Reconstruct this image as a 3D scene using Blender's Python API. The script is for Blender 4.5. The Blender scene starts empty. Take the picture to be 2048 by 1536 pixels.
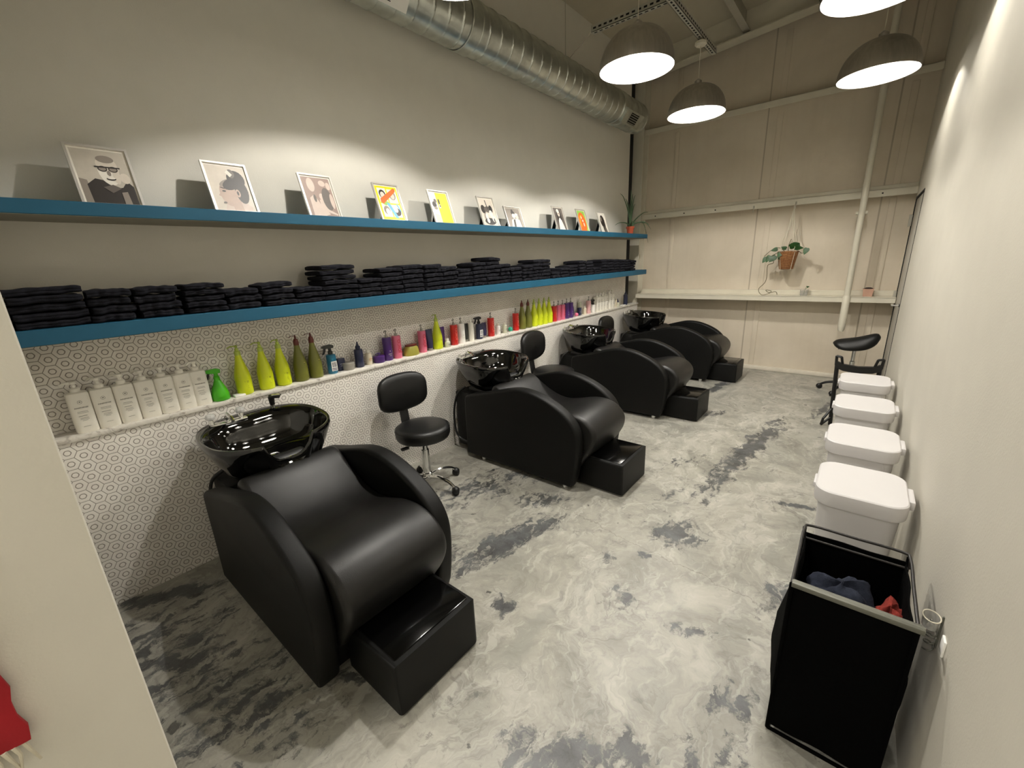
import bpy, bmesh, math, random
from mathutils import Vector, Matrix
random.seed(7)
PI = math.pi
C = bpy.context.scene.collection

# ------------------------------------------------------------------ camera
cam = bpy.data.cameras.new('camera')
cam.sensor_width = 36.0
cam.lens = 839.363 / 2048 * 36.0
cam.clip_start = 0.02
co = bpy.data.objects.new('camera', cam)
C.objects.link(co)
co.location = (0, 0, 1.55)
co.rotation_euler = (math.radians(73.81876), math.radians(2.3097), math.radians(39.09399))
bpy.context.scene.camera = co

# ------------------------------------------------------------------ world, exposure
world = bpy.data.worlds.new('world')
bpy.context.scene.world = world
world.use_nodes = True
world.node_tree.nodes['Background'].inputs[0].default_value = (0.9, 0.85, 0.75, 1)
world.node_tree.nodes['Background'].inputs[1].default_value = 0.05
vs = bpy.context.scene.view_settings
vs.view_transform = 'Standard'
vs.look = 'None'
vs.gamma = 1
vs.use_curve_mapping = False
vs.exposure = 0.02
LAMP_W = 90.0
LAMP_COL = (1.0, 0.965, 0.90)

# added fill light, out of view overhead behind the camera
def fill_light(loc, sx, sy, watts):
    l = bpy.data.lights.new('unseen_fill_light', 'AREA')
    l.shape = 'RECTANGLE'; l.size = sx; l.size_y = sy
    l.energy = watts; l.color = LAMP_COL
    o = bpy.data.objects.new('unseen_fill_light', l)
    o.location = loc
    C.objects.link(o)
fill_light((-0.9, -1.9, 3.5), 0.6, 1.6, 78)
fill_light((-2.6, -3.2, 3.5), 0.6, 1.6, 95)

# ------------------------------------------------------------------ key dimensions
XT = -2.635      # face of the tiled half wall
XL = -2.755      # face of the upper left wall
XR = 0.30        # right wall
YB = 6.45        # back wall
YE = 6.12        # end of the left wall
ZL = 0.88        # ledge top
def roof_z(x): return 4.05 + 0.09 * (x - XL)

# ------------------------------------------------------------------ materials
def srgb(r, g, b):
    f = lambda c: c / 12.92 if c <= 0.04045 else ((c + 0.055) / 1.055) ** 2.4
    return (f(r / 255), f(g / 255), f(b / 255), 1)

class NT:
    def __init__(s, name):
        s.m = bpy.data.materials.new(name); s.m.use_nodes = True
        s.t = s.m.node_tree; s.b = s.t.nodes['Principled BSDF']
    def n(s, typ, **kw):
        nd = s.t.nodes.new(typ)
        for k, v in kw.items(): setattr(nd, k, v)
        return nd
    def l(s, a, b): s.t.links.new(a, b)
    def math(s, op, a, b=None, c=None, clamp=False):
        nd = s.n('ShaderNodeMath', operation=op, use_clamp=clamp)
        for i, v in enumerate((a, b, c)):
            if v is None: continue
            if isinstance(v, (int, float)): nd.inputs[i].default_value = v
            else: s.l(v, nd.inputs[i])
        return nd.outputs[0]
    def vmath(s, op, a, b=None):
        nd = s.n('ShaderNodeVectorMath', operation=op)
        for i, v in enumerate((a, b)):
            if v is None: continue
            if isinstance(v, (tuple, list)): nd.inputs[i].default_value = v
            else: s.l(v, nd.inputs[i])
        return nd.outputs['Value'] if op in ('LENGTH', 'DOT_PRODUCT') else nd.outputs[0]
    def mix(s, f, a, b):
        nd = s.n('ShaderNodeMix', data_type='RGBA')
        for k, v in ((0, f), (6, a), (7, b)):
            if isinstance(v, (int, float, tuple)): nd.inputs[k].default_value = v
            else: s.l(v, nd.inputs[k])
        return nd.outputs[2]
    def noise(s, vec, scale, detail=4, rough=0.55, dist=0.0):
        nd = s.n('ShaderNodeTexNoise')
        nd.inputs['Scale'].default_value = scale; nd.inputs['Detail'].default_value = detail
        nd.inputs['Roughness'].default_value = rough; nd.inputs['Distortion'].default_value = dist
        if vec is not None: s.l(vec, nd.inputs['Vector'])
        return nd
    def ramp(s, fac, stops):
        nd = s.n('ShaderNodeValToRGB')
        e = nd.color_ramp.elements
        while len(e) < len(stops): e.new(0.5)
        for el, (p, c) in zip(e, stops): el.position = p; el.color = c
        s.l(fac, nd.inputs[0]); return nd.outputs[0]
    def bump(s, h, strength, dist=0.01):
        nd = s.n('ShaderNodeBump'); nd.inputs['Strength'].default_value = strength
        nd.inputs['Distance'].default_value = dist
        s.l(h, nd.inputs['Height']); s.l(nd.outputs[0], s.b.inputs['Normal'])

def mat(name, col, rough=0.5, metal=0.0, bump=0.0, bscale=200.0, var=0.05, vscale=6.0, spec=None, alpha=None, coat=0.0, trans=0.0):
    t = NT(name)
    tc = t.n('ShaderNodeTexCoord')
    c2 = tuple(max(0, c * (1 - var * 2)) for c in col[:3]) + (1,)
    c3 = tuple(min(1, c * (1 + var)) for c in col[:3]) + (1,)
    nz = t.noise(tc.outputs['Object'], vscale, 5)
    t.l(t.ramp(nz.outputs[0], [(0.3, c2), (0.7, c3)]), t.b.inputs['Base Color'])
    t.b.inputs['Roughness'].default_value = rough
    t.b.inputs['Metallic'].default_value = metal
    if spec is not None: t.b.inputs['Specular IOR Level'].default_value = spec
    if coat: t.b.inputs['Coat Weight'].default_value = coat
    if trans: t.b.inputs['Transmission Weight'].default_value = trans
    if alpha is not None: t.b.inputs['Alpha'].default_value = alpha
    if bump:
        nb = t.noise(tc.outputs['Object'], bscale, 3)
        t.bump(nb.outputs[0], bump, 0.002)
    return t.m

M = {}
M['wall'] = mat('wall_paint', srgb(222, 218, 207), 0.75, bump=0.25, bscale=160, var=0.015)
M['wall_right'] = mat('right_wall_paint', srgb(206, 201, 188), 0.6, bump=0.3, bscale=120, var=0.012)
M['ceil'] = mat('ceiling_liner', srgb(196, 188, 168), 0.85, bump=0.2, bscale=30, var=0.06, vscale=1.5)
M['steel_paint'] = mat('white_painted_steel', srgb(216, 210, 192), 0.5, bump=0.1, bscale=60, var=0.03)
M['dim_steel'] = mat('grey_painted_steel', srgb(176, 172, 158), 0.55, bump=0.1, bscale=60, var=0.05)
M['teal'] = mat('teal_paint', srgb(4, 80, 108), 0.6, bump=0.1, bscale=90, var=0.04)
M['underside'] = mat('shelf_underside', srgb(150, 146, 130), 0.7)
M['black_gap'] = mat('gap_shade_black', srgb(14, 13, 12), 0.8)  # matte black for gaps, slots, bolts and the door's painted shadow lines
M['leather'] = mat('black_leather', srgb(20, 19, 18), 0.40, bump=0.2, bscale=420, var=0.06, spec=0.38)
M['leather_side'] = mat('black_vinyl_side', srgb(9, 9, 8), 0.5, bump=0.25, bscale=500, var=0.05, spec=0.22)
M['leather_stool'] = mat('black_stool_vinyl', srgb(15, 15, 15), 0.42, bump=0.15, bscale=500, var=0.05, spec=0.4)
M['gloss_pad'] = mat('black_gloss_vinyl', srgb(4, 4, 4), 0.12, bump=0.02, bscale=60, spec=0.3)
M['bowl'] = mat('black_gloss_ceramic', srgb(6, 6, 6), 0.05, spec=0.6, coat=0.4)
M['chrome'] = mat('chrome', (0.78, 0.78, 0.77, 1), 0.12, metal=1.0, var=0.02)
M['brushed'] = mat('brushed_aluminium', (0.50, 0.47, 0.42, 1), 0.36, metal=0.9, bump=0.1, bscale=90, var=0.08, vscale=3)
M['galv'] = mat('galvanised_steel', (0.60, 0.625, 0.58, 1), 0.30, metal=0.92, bump=0.12, bscale=9, var=0.12, vscale=9)
M['white_in'] = mat('white_enamel', srgb(246, 244, 238), 0.5, var=0.01)
M['lining'] = mat('shade_lining_paint', srgb(165, 163, 158), 0.6, var=0.01)
M['plastic_black'] = mat('black_plastic', srgb(16, 16, 16), 0.45)
M['bin'] = mat('white_bin_plastic', srgb(208, 205, 204), 0.42, var=0.01)
M['frame_silver'] = mat('silver_frame', (0.72, 0.69, 0.64, 1), 0.35, metal=0.55, var=0.03)
M['easel'] = mat('black_easel_board', srgb(12, 12, 12), 0.7)
M['towel'] = mat('black_towel_terry', srgb(30, 30, 36), 0.95, bump=0.9, bscale=520, var=0.22, vscale=60, spec=0.15)
M['towel_navy'] = mat('navy_towel_terry', srgb(40, 44, 56), 0.95, bump=0.9, bscale=520, var=0.2, vscale=60, spec=0.15)
M['towel_red'] = mat('red_towel_terry', srgb(132, 50, 42), 0.95, bump=0.9, bscale=520, var=0.2, vscale=60, spec=0.15)
M['mesh_bag'] = mat('black_bag_fabric', srgb(4, 4, 4), 0.9, bump=0.4, bscale=300, spec=0.05)
M['wire_black'] = mat('black_wire', srgb(28, 24, 22), 0.4, metal=0.3)
M['bar_grey'] = mat('grey_metal_bar', srgb(104, 104, 94), 0.45, metal=0.3)
M['terracotta'] = mat('terracotta', srgb(176, 78, 46), 0.8, bump=0.2, bscale=60)
M['leaf'] = mat('green_leaf', srgb(38, 78, 28), 0.45, var=0.2, vscale=20)
M['aloe'] = mat('aloe_leaf', srgb(72, 98, 66), 0.5, var=0.15, vscale=30)
M['soil'] = mat('soil', srgb(40, 28, 20), 0.95, bump=0.8, bscale=100)
M['cord'] = mat('pale_cotton_cord', srgb(214, 206, 186), 0.9, bump=0.4, bscale=300)
M['vine'] = mat('vine_stem', srgb(94, 84, 50), 0.7)
M['red_cloth'] = mat('red_cloth', srgb(160, 12, 26), 0.8, bump=0.3, bscale=200, var=0.1)
M['white_trim'] = mat('white_trim_board', srgb(220, 212, 196), 0.6, bump=0.3, bscale=40, var=0.05, vscale=8)
M['cup'] = mat('clear_plastic', (0.75, 0.74, 0.7, 1), 0.15, trans=0.75, var=0.0)

t = NT('brushed_aluminium_dome')
tc = t.n('ShaderNodeTexCoord')
mpn = t.n('ShaderNodeMapping'); mpn.inputs['Scale'].default_value = (14, 14, 0.6)
t.l(tc.outputs['Object'], mpn.inputs[0])
bn_ = t.noise(mpn.outputs[0], 3.0, 5)
t.l(t.ramp(bn_.outputs[0], [(0.3, (0.42, 0.395, 0.35, 1)), (0.7, (0.52, 0.49, 0.435, 1))]), t.b.inputs['Base Color'])
t.b.inputs['Metallic'].default_value = 0.9; t.b.inputs['Roughness'].default_value = 0.38
M['brushed'] = t.m
# wicker
t = NT('wicker')
tc = t.n('ShaderNodeTexCoord')
wv = t.n('ShaderNodeTexWave', bands_direction='Z'); wv.inputs['Scale'].default_value = 38; wv.inputs['Distortion'].default_value = 3
t.l(tc.outputs['Object'], wv.inputs[0])
wn = t.noise(tc.outputs['Object'], 60, 3)
f = t.math('MULTIPLY', wv.outputs[1], wn.outputs[0])
t.l(t.ramp(f, [(0.1, srgb(118, 66, 30)), (0.6, srgb(202, 146, 88))]), t.b.inputs['Base Color'])
t.b.inputs['Roughness'].default_value = 0.7
t.bump(wv.outputs[1], 0.8, 0.004)
M['wicker'] = t.m

# hexagon mosaic tile, in wall coordinates (y, z)
def tile_mat():
    t = NT('hexagon_mosaic_tile')
    D = 0.0539
    g = t.n('ShaderNodeNewGeometry')
    sep = t.n('ShaderNodeSeparateXYZ'); t.l(g.outputs['Position'], sep.inputs[0])
    cmb = t.n('ShaderNodeCombineXYZ')
    t.l(t.math('SUBTRACT', sep.outputs[1], 0.664), cmb.inputs[0])
    t.l(t.math('SUBTRACT', sep.outputs[2], 0.840), cmb.inputs[1])
    P = cmb.outputs[0]
    s = (1.7320508 * D, D, 1.0)
    def cell(off):
        q = t.vmath('ADD', P, off)
        q = t.vmath('DIVIDE', q, s)
        q = t.vmath('FRACTION', q)
        q = t.vmath('SUBTRACT', q, (0.5, 0.5, 0))
        return t.vmath('MULTIPLY', q, (s[0], s[1], 0))
    A = cell((s[0] / 2 + 100 * s[0], s[1] / 2 + 100 * s[1], 0))
    B = cell((100 * s[0], 100 * s[1], 0))
    la, lb = t.vmath('LENGTH', A), t.vmath('LENGTH', B)
    pick = t.math('LESS_THAN', la, lb)
    mx = t.n('ShaderNodeMix', data_type='VECTOR')
    t.l(pick, mx.inputs[0]); t.l(B, mx.inputs[4]); t.l(A, mx.inputs[5])
    q = mx.outputs[1]
    ab = t.vmath('ABSOLUTE', q)
    sp = t.n('ShaderNodeSeparateXYZ'); t.l(ab, sp.inputs[0])
    hx = t.math('MAXIMUM', sp.outputs[1], t.math('ADD', t.math('MULTIPLY', sp.outputs[1], 0.5), t.math('MULTIPLY', sp.outputs[0], 0.8660254)))
    d = t.math('DIVIDE', hx, D / 2)
    # grout line, ring line
    grout = t.math('SMOOTH_MIN', 1.0, t.math('MULTIPLY', t.math('SUBTRACT', d, 0.935), 20.0, clamp=True), 0.0)
    ln = t.vmath('LENGTH', q)
    rr = t.math('DIVIDE', t.math('ADD', t.math('MULTIPLY', ln, 0.55), t.math('MULTIPLY', hx, 0.45)), D / 2)
    ring = t.math('SUBTRACT', 1.0, t.math('MULTIPLY', t.math('SUBTRACT', t.math('ABSOLUTE', t.math('SUBTRACT', rr, 0.42)), 0.022), 16.0, clamp=True))
    nz = t.noise(g.outputs['Position'], 9, 3)
    line = t.math('MAXIMUM', grout, ring)
    base = t.ramp(nz.outputs[0], [(0.3, srgb(240, 234, 226)), (0.7, srgb(250, 246, 238))])
    t.l(t.mix(line, base, srgb(136, 126, 115)), t.b.inputs['Base Color'])
    rg = t.math('ADD', 0.3, t.math('MULTIPLY', line, 0.5))
    t.l(rg, t.b.inputs['Roughness'])
    t.bump(t.math('SUBTRACT', 1.0, line), 0.5, 0.002)
    return t.m
M['tile'] = tile_mat()

# veined marble-like trim of the ledge
t = NT('marble_ledge')
tc = t.n('ShaderNodeTexCoord')
nz = t.noise(tc.outputs['Object'], 14, 8, 0.65, 1.5)
t.l(t.ramp(nz.outputs[0], [(0.33, srgb(176, 168, 158)), (0.46, srgb(232, 227, 217)), (0.75, srgb(244, 240, 230))]), t.b.inputs['Base Color'])
t.b.inputs['Roughness'].default_value = 0.25
M['ledge'] = t.m

# insulated back wall panels
t = NT('back_wall_panel')
g = t.n('ShaderNodeNewGeometry')
nz = t.noise(g.outputs['Position'], 1.3, 6, 0.6, 0.4)
col = t.ramp(nz.outputs[0], [(0.3, srgb(206, 194, 174)), (0.7, srgb(222, 211, 192))])
mp = t.n('ShaderNodeMapping'); mp.inputs['Scale'].default_value = (14, 1, 0.9)
t.l(g.outputs['Position'], mp.inputs[0])
st = t.noise(mp.outputs[0], 1.0, 4)
col2 = t.mix(t.math('MULTIPLY', t.math('SUBTRACT', st.outputs[0], 0.5, clamp=True), 0.3), col, srgb(164, 150, 128))
sx = t.n('ShaderNodeSeparateXYZ'); t.l(g.outputs['Position'], sx.inputs[0])
seam = None
for xs in (-1.18, 0.02):
    a = t.math('ABSOLUTE', t.math('SUBTRACT', sx.outputs[0], xs))
    k = t.math('SUBTRACT', 1.0, t.math('MULTIPLY', t.math('SUBTRACT', a, 0.004), 160, clamp=True))
    seam = k if seam is None else t.math('MAXIMUM', seam, k)
t.l(t.mix(t.math('MULTIPLY', seam, 0.5), col2, srgb(120, 104, 82)), t.b.inputs['Base Color'])
t.b.inputs['Roughness'].default_value = 0.8
t.bump(nz.outputs[0], 0.35, 0.03)
M['back'] = t.m

# epoxy floor: cream ground, wispy grey veins, blue-black pools (each pool has its own place)
def floor_mat():
    t = NT('marbled_epoxy_floor')
    g = t.n('ShaderNodeNewGeometry')
    P = g.outputs['Position']
    w = t.noise(P, 1.6, 5, 0.6)
    wv = t.vmath('SUBTRACT', w.outputs[1], (0.5, 0.5, 0.5))
    warp = t.vmath('ADD', P, t.vmath('MULTIPLY', wv, (0.55, 0.55, 0)))
    w2 = t.noise(P, 9, 5, 0.65)
    wv2 = t.vmath('SUBTRACT', w2.outputs[1], (0.5, 0.5, 0.5))
    Pw = t.vmath('ADD', P, t.vmath('MULTIPLY', wv2, (0.13, 0.13, 0)))
    Pw = t.vmath('MULTIPLY', Pw, (1, 1, 0))
    # stretched wispy veins running along the room
    mp = t.n('ShaderNodeMapping'); mp.inputs['Rotation'].default_value = (0, 0, -0.35); mp.inputs['Scale'].default_value = (3.4, 0.95, 1)
    t.l(warp, mp.inputs[0])
    v1 = t.noise(mp.outputs[0], 1.5, 9, 0.66, 1.2)
    veins = t.ramp(v1.outputs[0], [(0.36, (1, 1, 1, 1)), (0.46, (0.35, 0.35, 0.35, 1)), (0.56, (0, 0, 0, 1))])
    v2 = t.noise(warp, 6.5, 10, 0.7, 2.0)
    fine = t.ramp(v2.outputs[0], [(0.34, (1, 1, 1, 1)), (0.44, (0.25, 0.25, 0.25, 1)), (0.54, (0, 0, 0, 1))])
    base = t.ramp(t.noise(warp, 2.2, 8, 0.65, 0.8).outputs[0],
                  [(0.32, srgb(124, 122, 113)), (0.5, srgb(160, 157, 146)), (0.66, srgb(182, 179, 168))])
    col = t.mix(t.math('MULTIPLY', veins, 0.42), base, srgb(126, 127, 120))
    col = t.mix(t.math('MULTIPLY', fine, 0.42), col, srgb(112, 111, 104))
    v3 = t.noise(warp, 3.2, 9, 0.62, 1.4)
    ridge = t.math('SUBTRACT', 1.0, t.math('MULTIPLY', t.math('ABSOLUTE', t.math('SUBTRACT', v3.outputs[0], 0.5)), 26, clamp=True))
    brk = t.ramp(t.noise(P, 2.4, 4).outputs[0], [(0.45, (0, 0, 0, 1)), (0.62, (1, 1, 1, 1))])
    col = t.mix(t.math('MULTIPLY', t.math('MULTIPLY', ridge, brk), 0.5), col, srgb(92, 90, 84))
    v4 = t.noise(mp.outputs[0], 5.0, 9, 0.68, 1.0)
    wis = t.ramp(v4.outputs[0], [(0.52, (0, 0, 0, 1)), (0.62, (1, 1, 1, 1))])
    col = t.mix(t.math('MULTIPLY', wis, 0.4), col, srgb(196, 193, 183))
    # pools: x, y, half length, half width, angle (deg), strength
    pools = [(-1.39, 1.56, .42, .11, 76, 1.0), (-1.62, 1.2, .25, .10, 60, .6), (-0.53, 3.65, .95, .10, 82, .95), (-0.60, 2.85, .3, .10, 80, .6),
             (-0.64, 2.2, .16, .15, 30, .85), (-1.095, 1.178, .07, .06, 0, 1.0), (-0.36, 1.556, .10, .045, 30, .8),
             (-0.154, 1.341, .09, .07, 60, .75), (-0.66, 1.56, .14, .10, 70, .45), (-0.54, 0.80, .24, .10, 35, .8),
             (-0.364, 0.97, .08, .06, 0, .95), (-0.13, 2.9, .17, .035, 20, 1.0), (-0.05, 2.02, .26, .11, 80, .65),
             (-2.5, 0.22, .3, .06, 55, .95), (-2.0, 0.13, .16, .055, 40, 1.0), (-1.68, 0.50, .07, .04, 40, .9),
             (-1.36, 0.53, .12, .04, 45, .9), (-1.65, 0.25, .5, .3, 20, .5), (-2.2, 0.1, .35, .3, 20, .55), (-1.95, 1.85, .60, .20, 70, .62),
             (-1.45, 2.05, .22, .12, 30, .6), (-1.18, 5.35, .35, .07, 80, 1.0), (-1.0, 4.3, .2, .07, 70, .7), (-0.12, 5.1, .5, .05, 80, .8),
             (-0.855, 1.772, .05, .04, 10, .8), (-0.70, 1.91, .035, .03, 0, .9), (-0.2, 1.0, .3, .12, 60, .5), (-0.1, 0.75, .25, .12, 60, .6), (-0.9, 3.1, .25, .07, 60, .45),
             (-0.8, 2.6, .2, .05, 60, .5)]
    acc = None
    for (x, y, a, b, ang, stg) in pools:
        m = t.n('ShaderNodeMapping', vector_type='TEXTURE')
        m.inputs['Location'].default_value = (x, y, 0)
        m.inputs['Rotation'].default_value = (0, 0, math.radians(ang))
        m.inputs['Scale'].default_value = (a * 1.35, b * 1.35, 1)
        t.l(Pw, m.inputs[0])
        ln = t.vmath('LENGTH', m.outputs[0])
        k = t.math('MULTIPLY', t.math('SUBTRACT', 1.0, ln, clamp=True), 2.6 * stg)
        acc = k if acc is None else t.math('MAXIMUM', acc, k)
    mp2 = t.n('ShaderNodeMapping'); mp2.inputs['Rotation'].default_value = (0, 0, -0.3); mp2.inputs['Scale'].default_value = (5, 1.4, 1)
    t.l(Pw, mp2.inputs[0])
    texn = t.noise(mp2.outputs[0], 4.0, 9, 0.7, 0.6)
    fz = t.noise(Pw, 16, 6, 0.7)
    raw = t.math('ADD', t.math('MULTIPLY', acc, 0.62), t.math('MULTIPLY', t.math('SUBTRACT', texn.outputs[0], 0.5), 4.2))
    raw = t.math('ADD', raw, t.math('MULTIPLY', t.math('SUBTRACT', fz.outputs[0], 0.5), 2.2))
    gate = t.math('MULTIPLY', acc, 3.0, clamp=True)
    pool = t.math('MULTIPLY', t.math('MULTIPLY', t.math('SUBTRACT', raw, 0.46), 2.3, clamp=True), gate)
    pcol = t.ramp(t.noise(Pw, 9, 8, 0.7).outputs[0], [(0.36, srgb(26, 28, 33)), (0.66, srgb(88, 91, 94))])
    col = t.mix(t.math('MULTIPLY', pool, 0.88), col, pcol)
    v5 = t.noise(Pw, 11, 10, 0.72, 0.8)
    fl = t.ramp(v5.outputs[0], [(0.36, (1, 1, 1, 1)), (0.43, (0, 0, 0, 1))])
    big = t.ramp(t.noise(P, 1.1, 3).outputs[0], [(0.42, (0.15, 0.15, 0.15, 1)), (0.6, (1, 1, 1, 1))])
    col = t.mix(t.math('MULTIPLY', t.math('MULTIPLY', fl, big), 0.55), col, srgb(74, 73, 70))
    # small splatter dots
    vo = t.n('ShaderNodeTexVoronoi'); vo.inputs['Scale'].default_value = 3.6; vo.inputs['Randomness'].default_value = 1.0
    t.l(Pw, vo.inputs['Vector'])
    rs = t.n('ShaderNodeSeparateColor'); t.l(vo.outputs['Color'], rs.inputs[0])
    rad = t.math('MULTIPLY', t.math('POWER', rs.outputs[0], 2.6), 0.105)
    dot = t.math('MULTIPLY', t.math('SUBTRACT', rad, vo.outputs['Distance']), 60, clamp=True)
    vo2 = t.n('ShaderNodeTexVoronoi'); vo2.inputs['Scale'].default_value = 9.0
    t.l(Pw, vo2.inputs['Vector'])
    rs2 = t.n('ShaderNodeSeparateColor'); t.l(vo2.outputs['Color'], rs2.inputs[0])
    rad2 = t.math('MULTIPLY', t.math('POWER', rs2.outputs[1], 4.0), 0.15)
    dot2 = t.math('MULTIPLY', t.math('SUBTRACT', rad2, vo2.outputs['Distance']), 40, clamp=True)
    col = t.mix(t.math('MULTIPLY', t.math('MAXIMUM', dot, dot2), 0.8), col, srgb(58, 57, 54))
    # two hairline cracks across the room
    sp = t.n('ShaderNodeSeparateXYZ'); t.l(Pw, sp.inputs[0])
    for (yy, sl, x0, x1) in ((1.88, -0.12, -1.9, -0.05), (3.35, 0.05, -2.0, 0.1)):
        ln = t.math('ABSOLUTE', t.math('SUBTRACT', sp.outputs[1], t.math('ADD', t.math('MULTIPLY', sp.outputs[0], sl), yy)))
        k = t.math('SUBTRACT', 1.0, t.math('MULTIPLY', ln, 260, clamp=True))
        col = t.mix(t.math('MULTIPLY', k, 0.6), col, srgb(80, 76, 66))
    t.l(col, t.b.inputs['Base Color'])
    t.b.inputs['Roughness'].default_value = 0.36
    t.b.inputs['Specular IOR Level'].default_value = 0.45
    t.bump(v2.outputs[0], 0.12, 0.01)
    return t.m
M['floor'] = floor_mat()

# ------------------------------------------------------------------ mesh helpers
class MB:
    def __init__(s): s.bm = bmesh.new(); s.mi = 0
    def _take(s, verts, faces):
        vs_ = [s.bm.verts.new(v) for v in verts]
        for f_ in faces:
            try:
                f2 = s.bm.faces.new([vs_[i] for i in f_]); f2.material_index = s.mi
            except ValueError: pass
        return vs_
    def box(s, x0, x1, y0, y1, z0, z1, bev=0.0, seg=2, rot=None):
        b = bmesh.new(); bmesh.ops.create_cube(b, size=1)
        c = Vector(((x0 + x1) / 2, (y0 + y1) / 2, (z0 + z1) / 2))
        for v in b.verts: v.co = Vector((v.co.x * abs(x1 - x0), v.co.y * abs(y1 - y0), v.co.z * abs(z1 - z0)))
        if bev: bmesh.ops.bevel(b, geom=b.edges[:], offset=bev, segments=seg, affect='EDGES', profile=0.5)
        for v in b.verts:
            if rot is not None: v.co = rot @ v.co
            v.co += c
        s.merge(b); return s
    def merge(s, b):
        b.verts.index_update()
        s._take([v.co.copy() for v in b.verts], [[v.index for v in f_.verts] for f_ in b.faces]); b.free()
    def rings(s, rings, close=True, cap0=True, cap1=True):
        n = len(rings[0]); vs_ = []
        for r in rings: vs_ += r
        fs = []
        for i in range(len(rings) - 1):
            for j in range(n if close else n - 1):
                a = i * n + j; b = i * n + (j + 1) % n
                fs.append([a, b, b + n, a + n])
        if cap0: fs.append(list(range(n))[::-1])
        if cap1: fs.append([(len(rings) - 1) * n + j for j in range(n)])
        s._take(vs_, fs); return s
    def lathe(s, prof, c=(0, 0, 0), seg=24, sx=1.0, sy=1.0, rot=None, cap0=True, cap1=True, sq=2.0):
        rr = []
        for (r, z) in prof:
            ring = []
            for j in range(seg):
                a = 2 * PI * j / seg
                ca, sa = math.cos(a), math.sin(a)
                k = (abs(ca) ** sq + abs(sa) ** sq) ** (-1 / sq) if sq != 2 else 1
                v = Vector((r * ca * k * sx, r * sa * k * sy, z))
                if rot is not None: v = rot @ v
                ring.append(v + Vector(c))
            rr.append(ring)
        return s.rings(rr, True, cap0, cap1)
    def tube(s, pts, r, seg=10, r1=None, caps=True):
        pts = [Vector(p) for p in pts]; rr = []
        up = None
        for i, p in enumerate(pts):
            d = (pts[min(i + 1, len(pts) - 1)] - pts[max(i - 1, 0)]).normalized()
            if up is None:
                up = Vector((0, 0, 1)) if abs(d.z) < 0.9 else Vector((1, 0, 0))
            a = d.cross(up).normalized(); b = a.cross(d).normalized(); up = b
            rad = r if r1 is None else r + (r1 - r) * i / (len(pts) - 1)
            rr.append([p + (a * math.cos(2 * PI * j / seg) + b * math.sin(2 * PI * j / seg)) * rad for j in range(seg)])
        return s.rings(rr, True, caps, caps)
    def ball(s, c, rx, ry=None, rz=None, seg=16, rot=None):
        ry = ry or rx; rz = rz or rx
        n = seg // 2
        prof = [(math.sin(PI * i / n) if 0 < i < n else 0.002, -math.cos(PI * i / n)) for i in range(n + 1)]
        rr = []
        for (r, z) in prof:
            ring = []
            for j in range(seg):
                v = Vector((rx * r * math.cos(2 * PI * j / seg), ry * r * math.sin(2 * PI * j / seg), rz * z))
                if rot is not None: v = rot @ v
                ring.append(v + Vector(c))
            rr.append(ring)
        return s.rings(rr)
    def rex(s, prof, y0, y1, r, n=4):
        """closed (x, z) outline drawn out along y with rounded edges of radius r"""
        P = [Vector((p[0], p[1])) for p in prof]; N = len(P)
        area = sum(P[i].x * P[(i + 1) % N].y - P[(i + 1) % N].x * P[i].y for i in range(N))
        sg = 1 if area > 0 else -1
        nor = []
        for i in range(N):
            d = (P[(i + 1) % N] - P[i - 1])
            nor.append(Vector((-d.y, d.x)).normalized() * sg)
        st = []
        for k in range(n + 1):
            ph = PI / 2 * k / n
            st.append((y0 + r * (1 - math.cos(ph)) if False else y0 + r * (1 - math.cos(ph)), r * (1 - math.sin(ph))))
        st2 = st + [(y0 + y1 - y, d) for (y, d) in reversed(st)]
        rr = [[Vector((P[i].x + nor[i].x * d, y, P[i].y + nor[i].y * d)) for i in range(N)] for (y, d) in st2]
        return s.rings(rr)
    def poly(s, pts):
        s._take([Vector(p) for p in pts], [list(range(len(pts)))]); return s
    def build(s, name, material, parent=None, smooth=True, ang=35):
        bmesh.ops.recalc_face_normals(s.bm, faces=s.bm.faces[:])
        me = bpy.data.meshes.new(name); s.bm.to_mesh(me); s.bm.free()
        for m_ in (material if isinstance(material, (list, tuple)) else [material]):
            me.materials.append(M[m_] if isinstance(m_, str) else m_)
        if smooth:
            for p in me.polygons: p.use_smooth = True
            me.set_sharp_from_angle(angle=math.radians(ang))
        o = bpy.data.objects.new(name, me); C.objects.link(o)
        if parent is not None: o.parent = parent
        return o

def smooth_loop(pts, sub=5, closed=True):
    out = []; n = len(pts)
    rng = range(n) if closed else range(n - 1)
    for i in rng:
        g_ = lambda k: pts[k % n] if closed else pts[max(0, min(n - 1, k))]
        p0, p1, p2, p3 = g_(i - 1), g_(i), g_(i + 1), g_(i + 2)
        for k in range(sub):
            u = k / sub
            out.append(tuple(0.5 * (2 * b + (c - a) * u + (2 * a - 5 * b + 4 * c - d) * u * u + (3 * b - a - 3 * c + d) * u ** 3)
                             for a, b, c, d in zip(p0, p1, p2, p3)))
    if not closed: out.append(tuple(pts[-1]))
    return out

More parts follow.
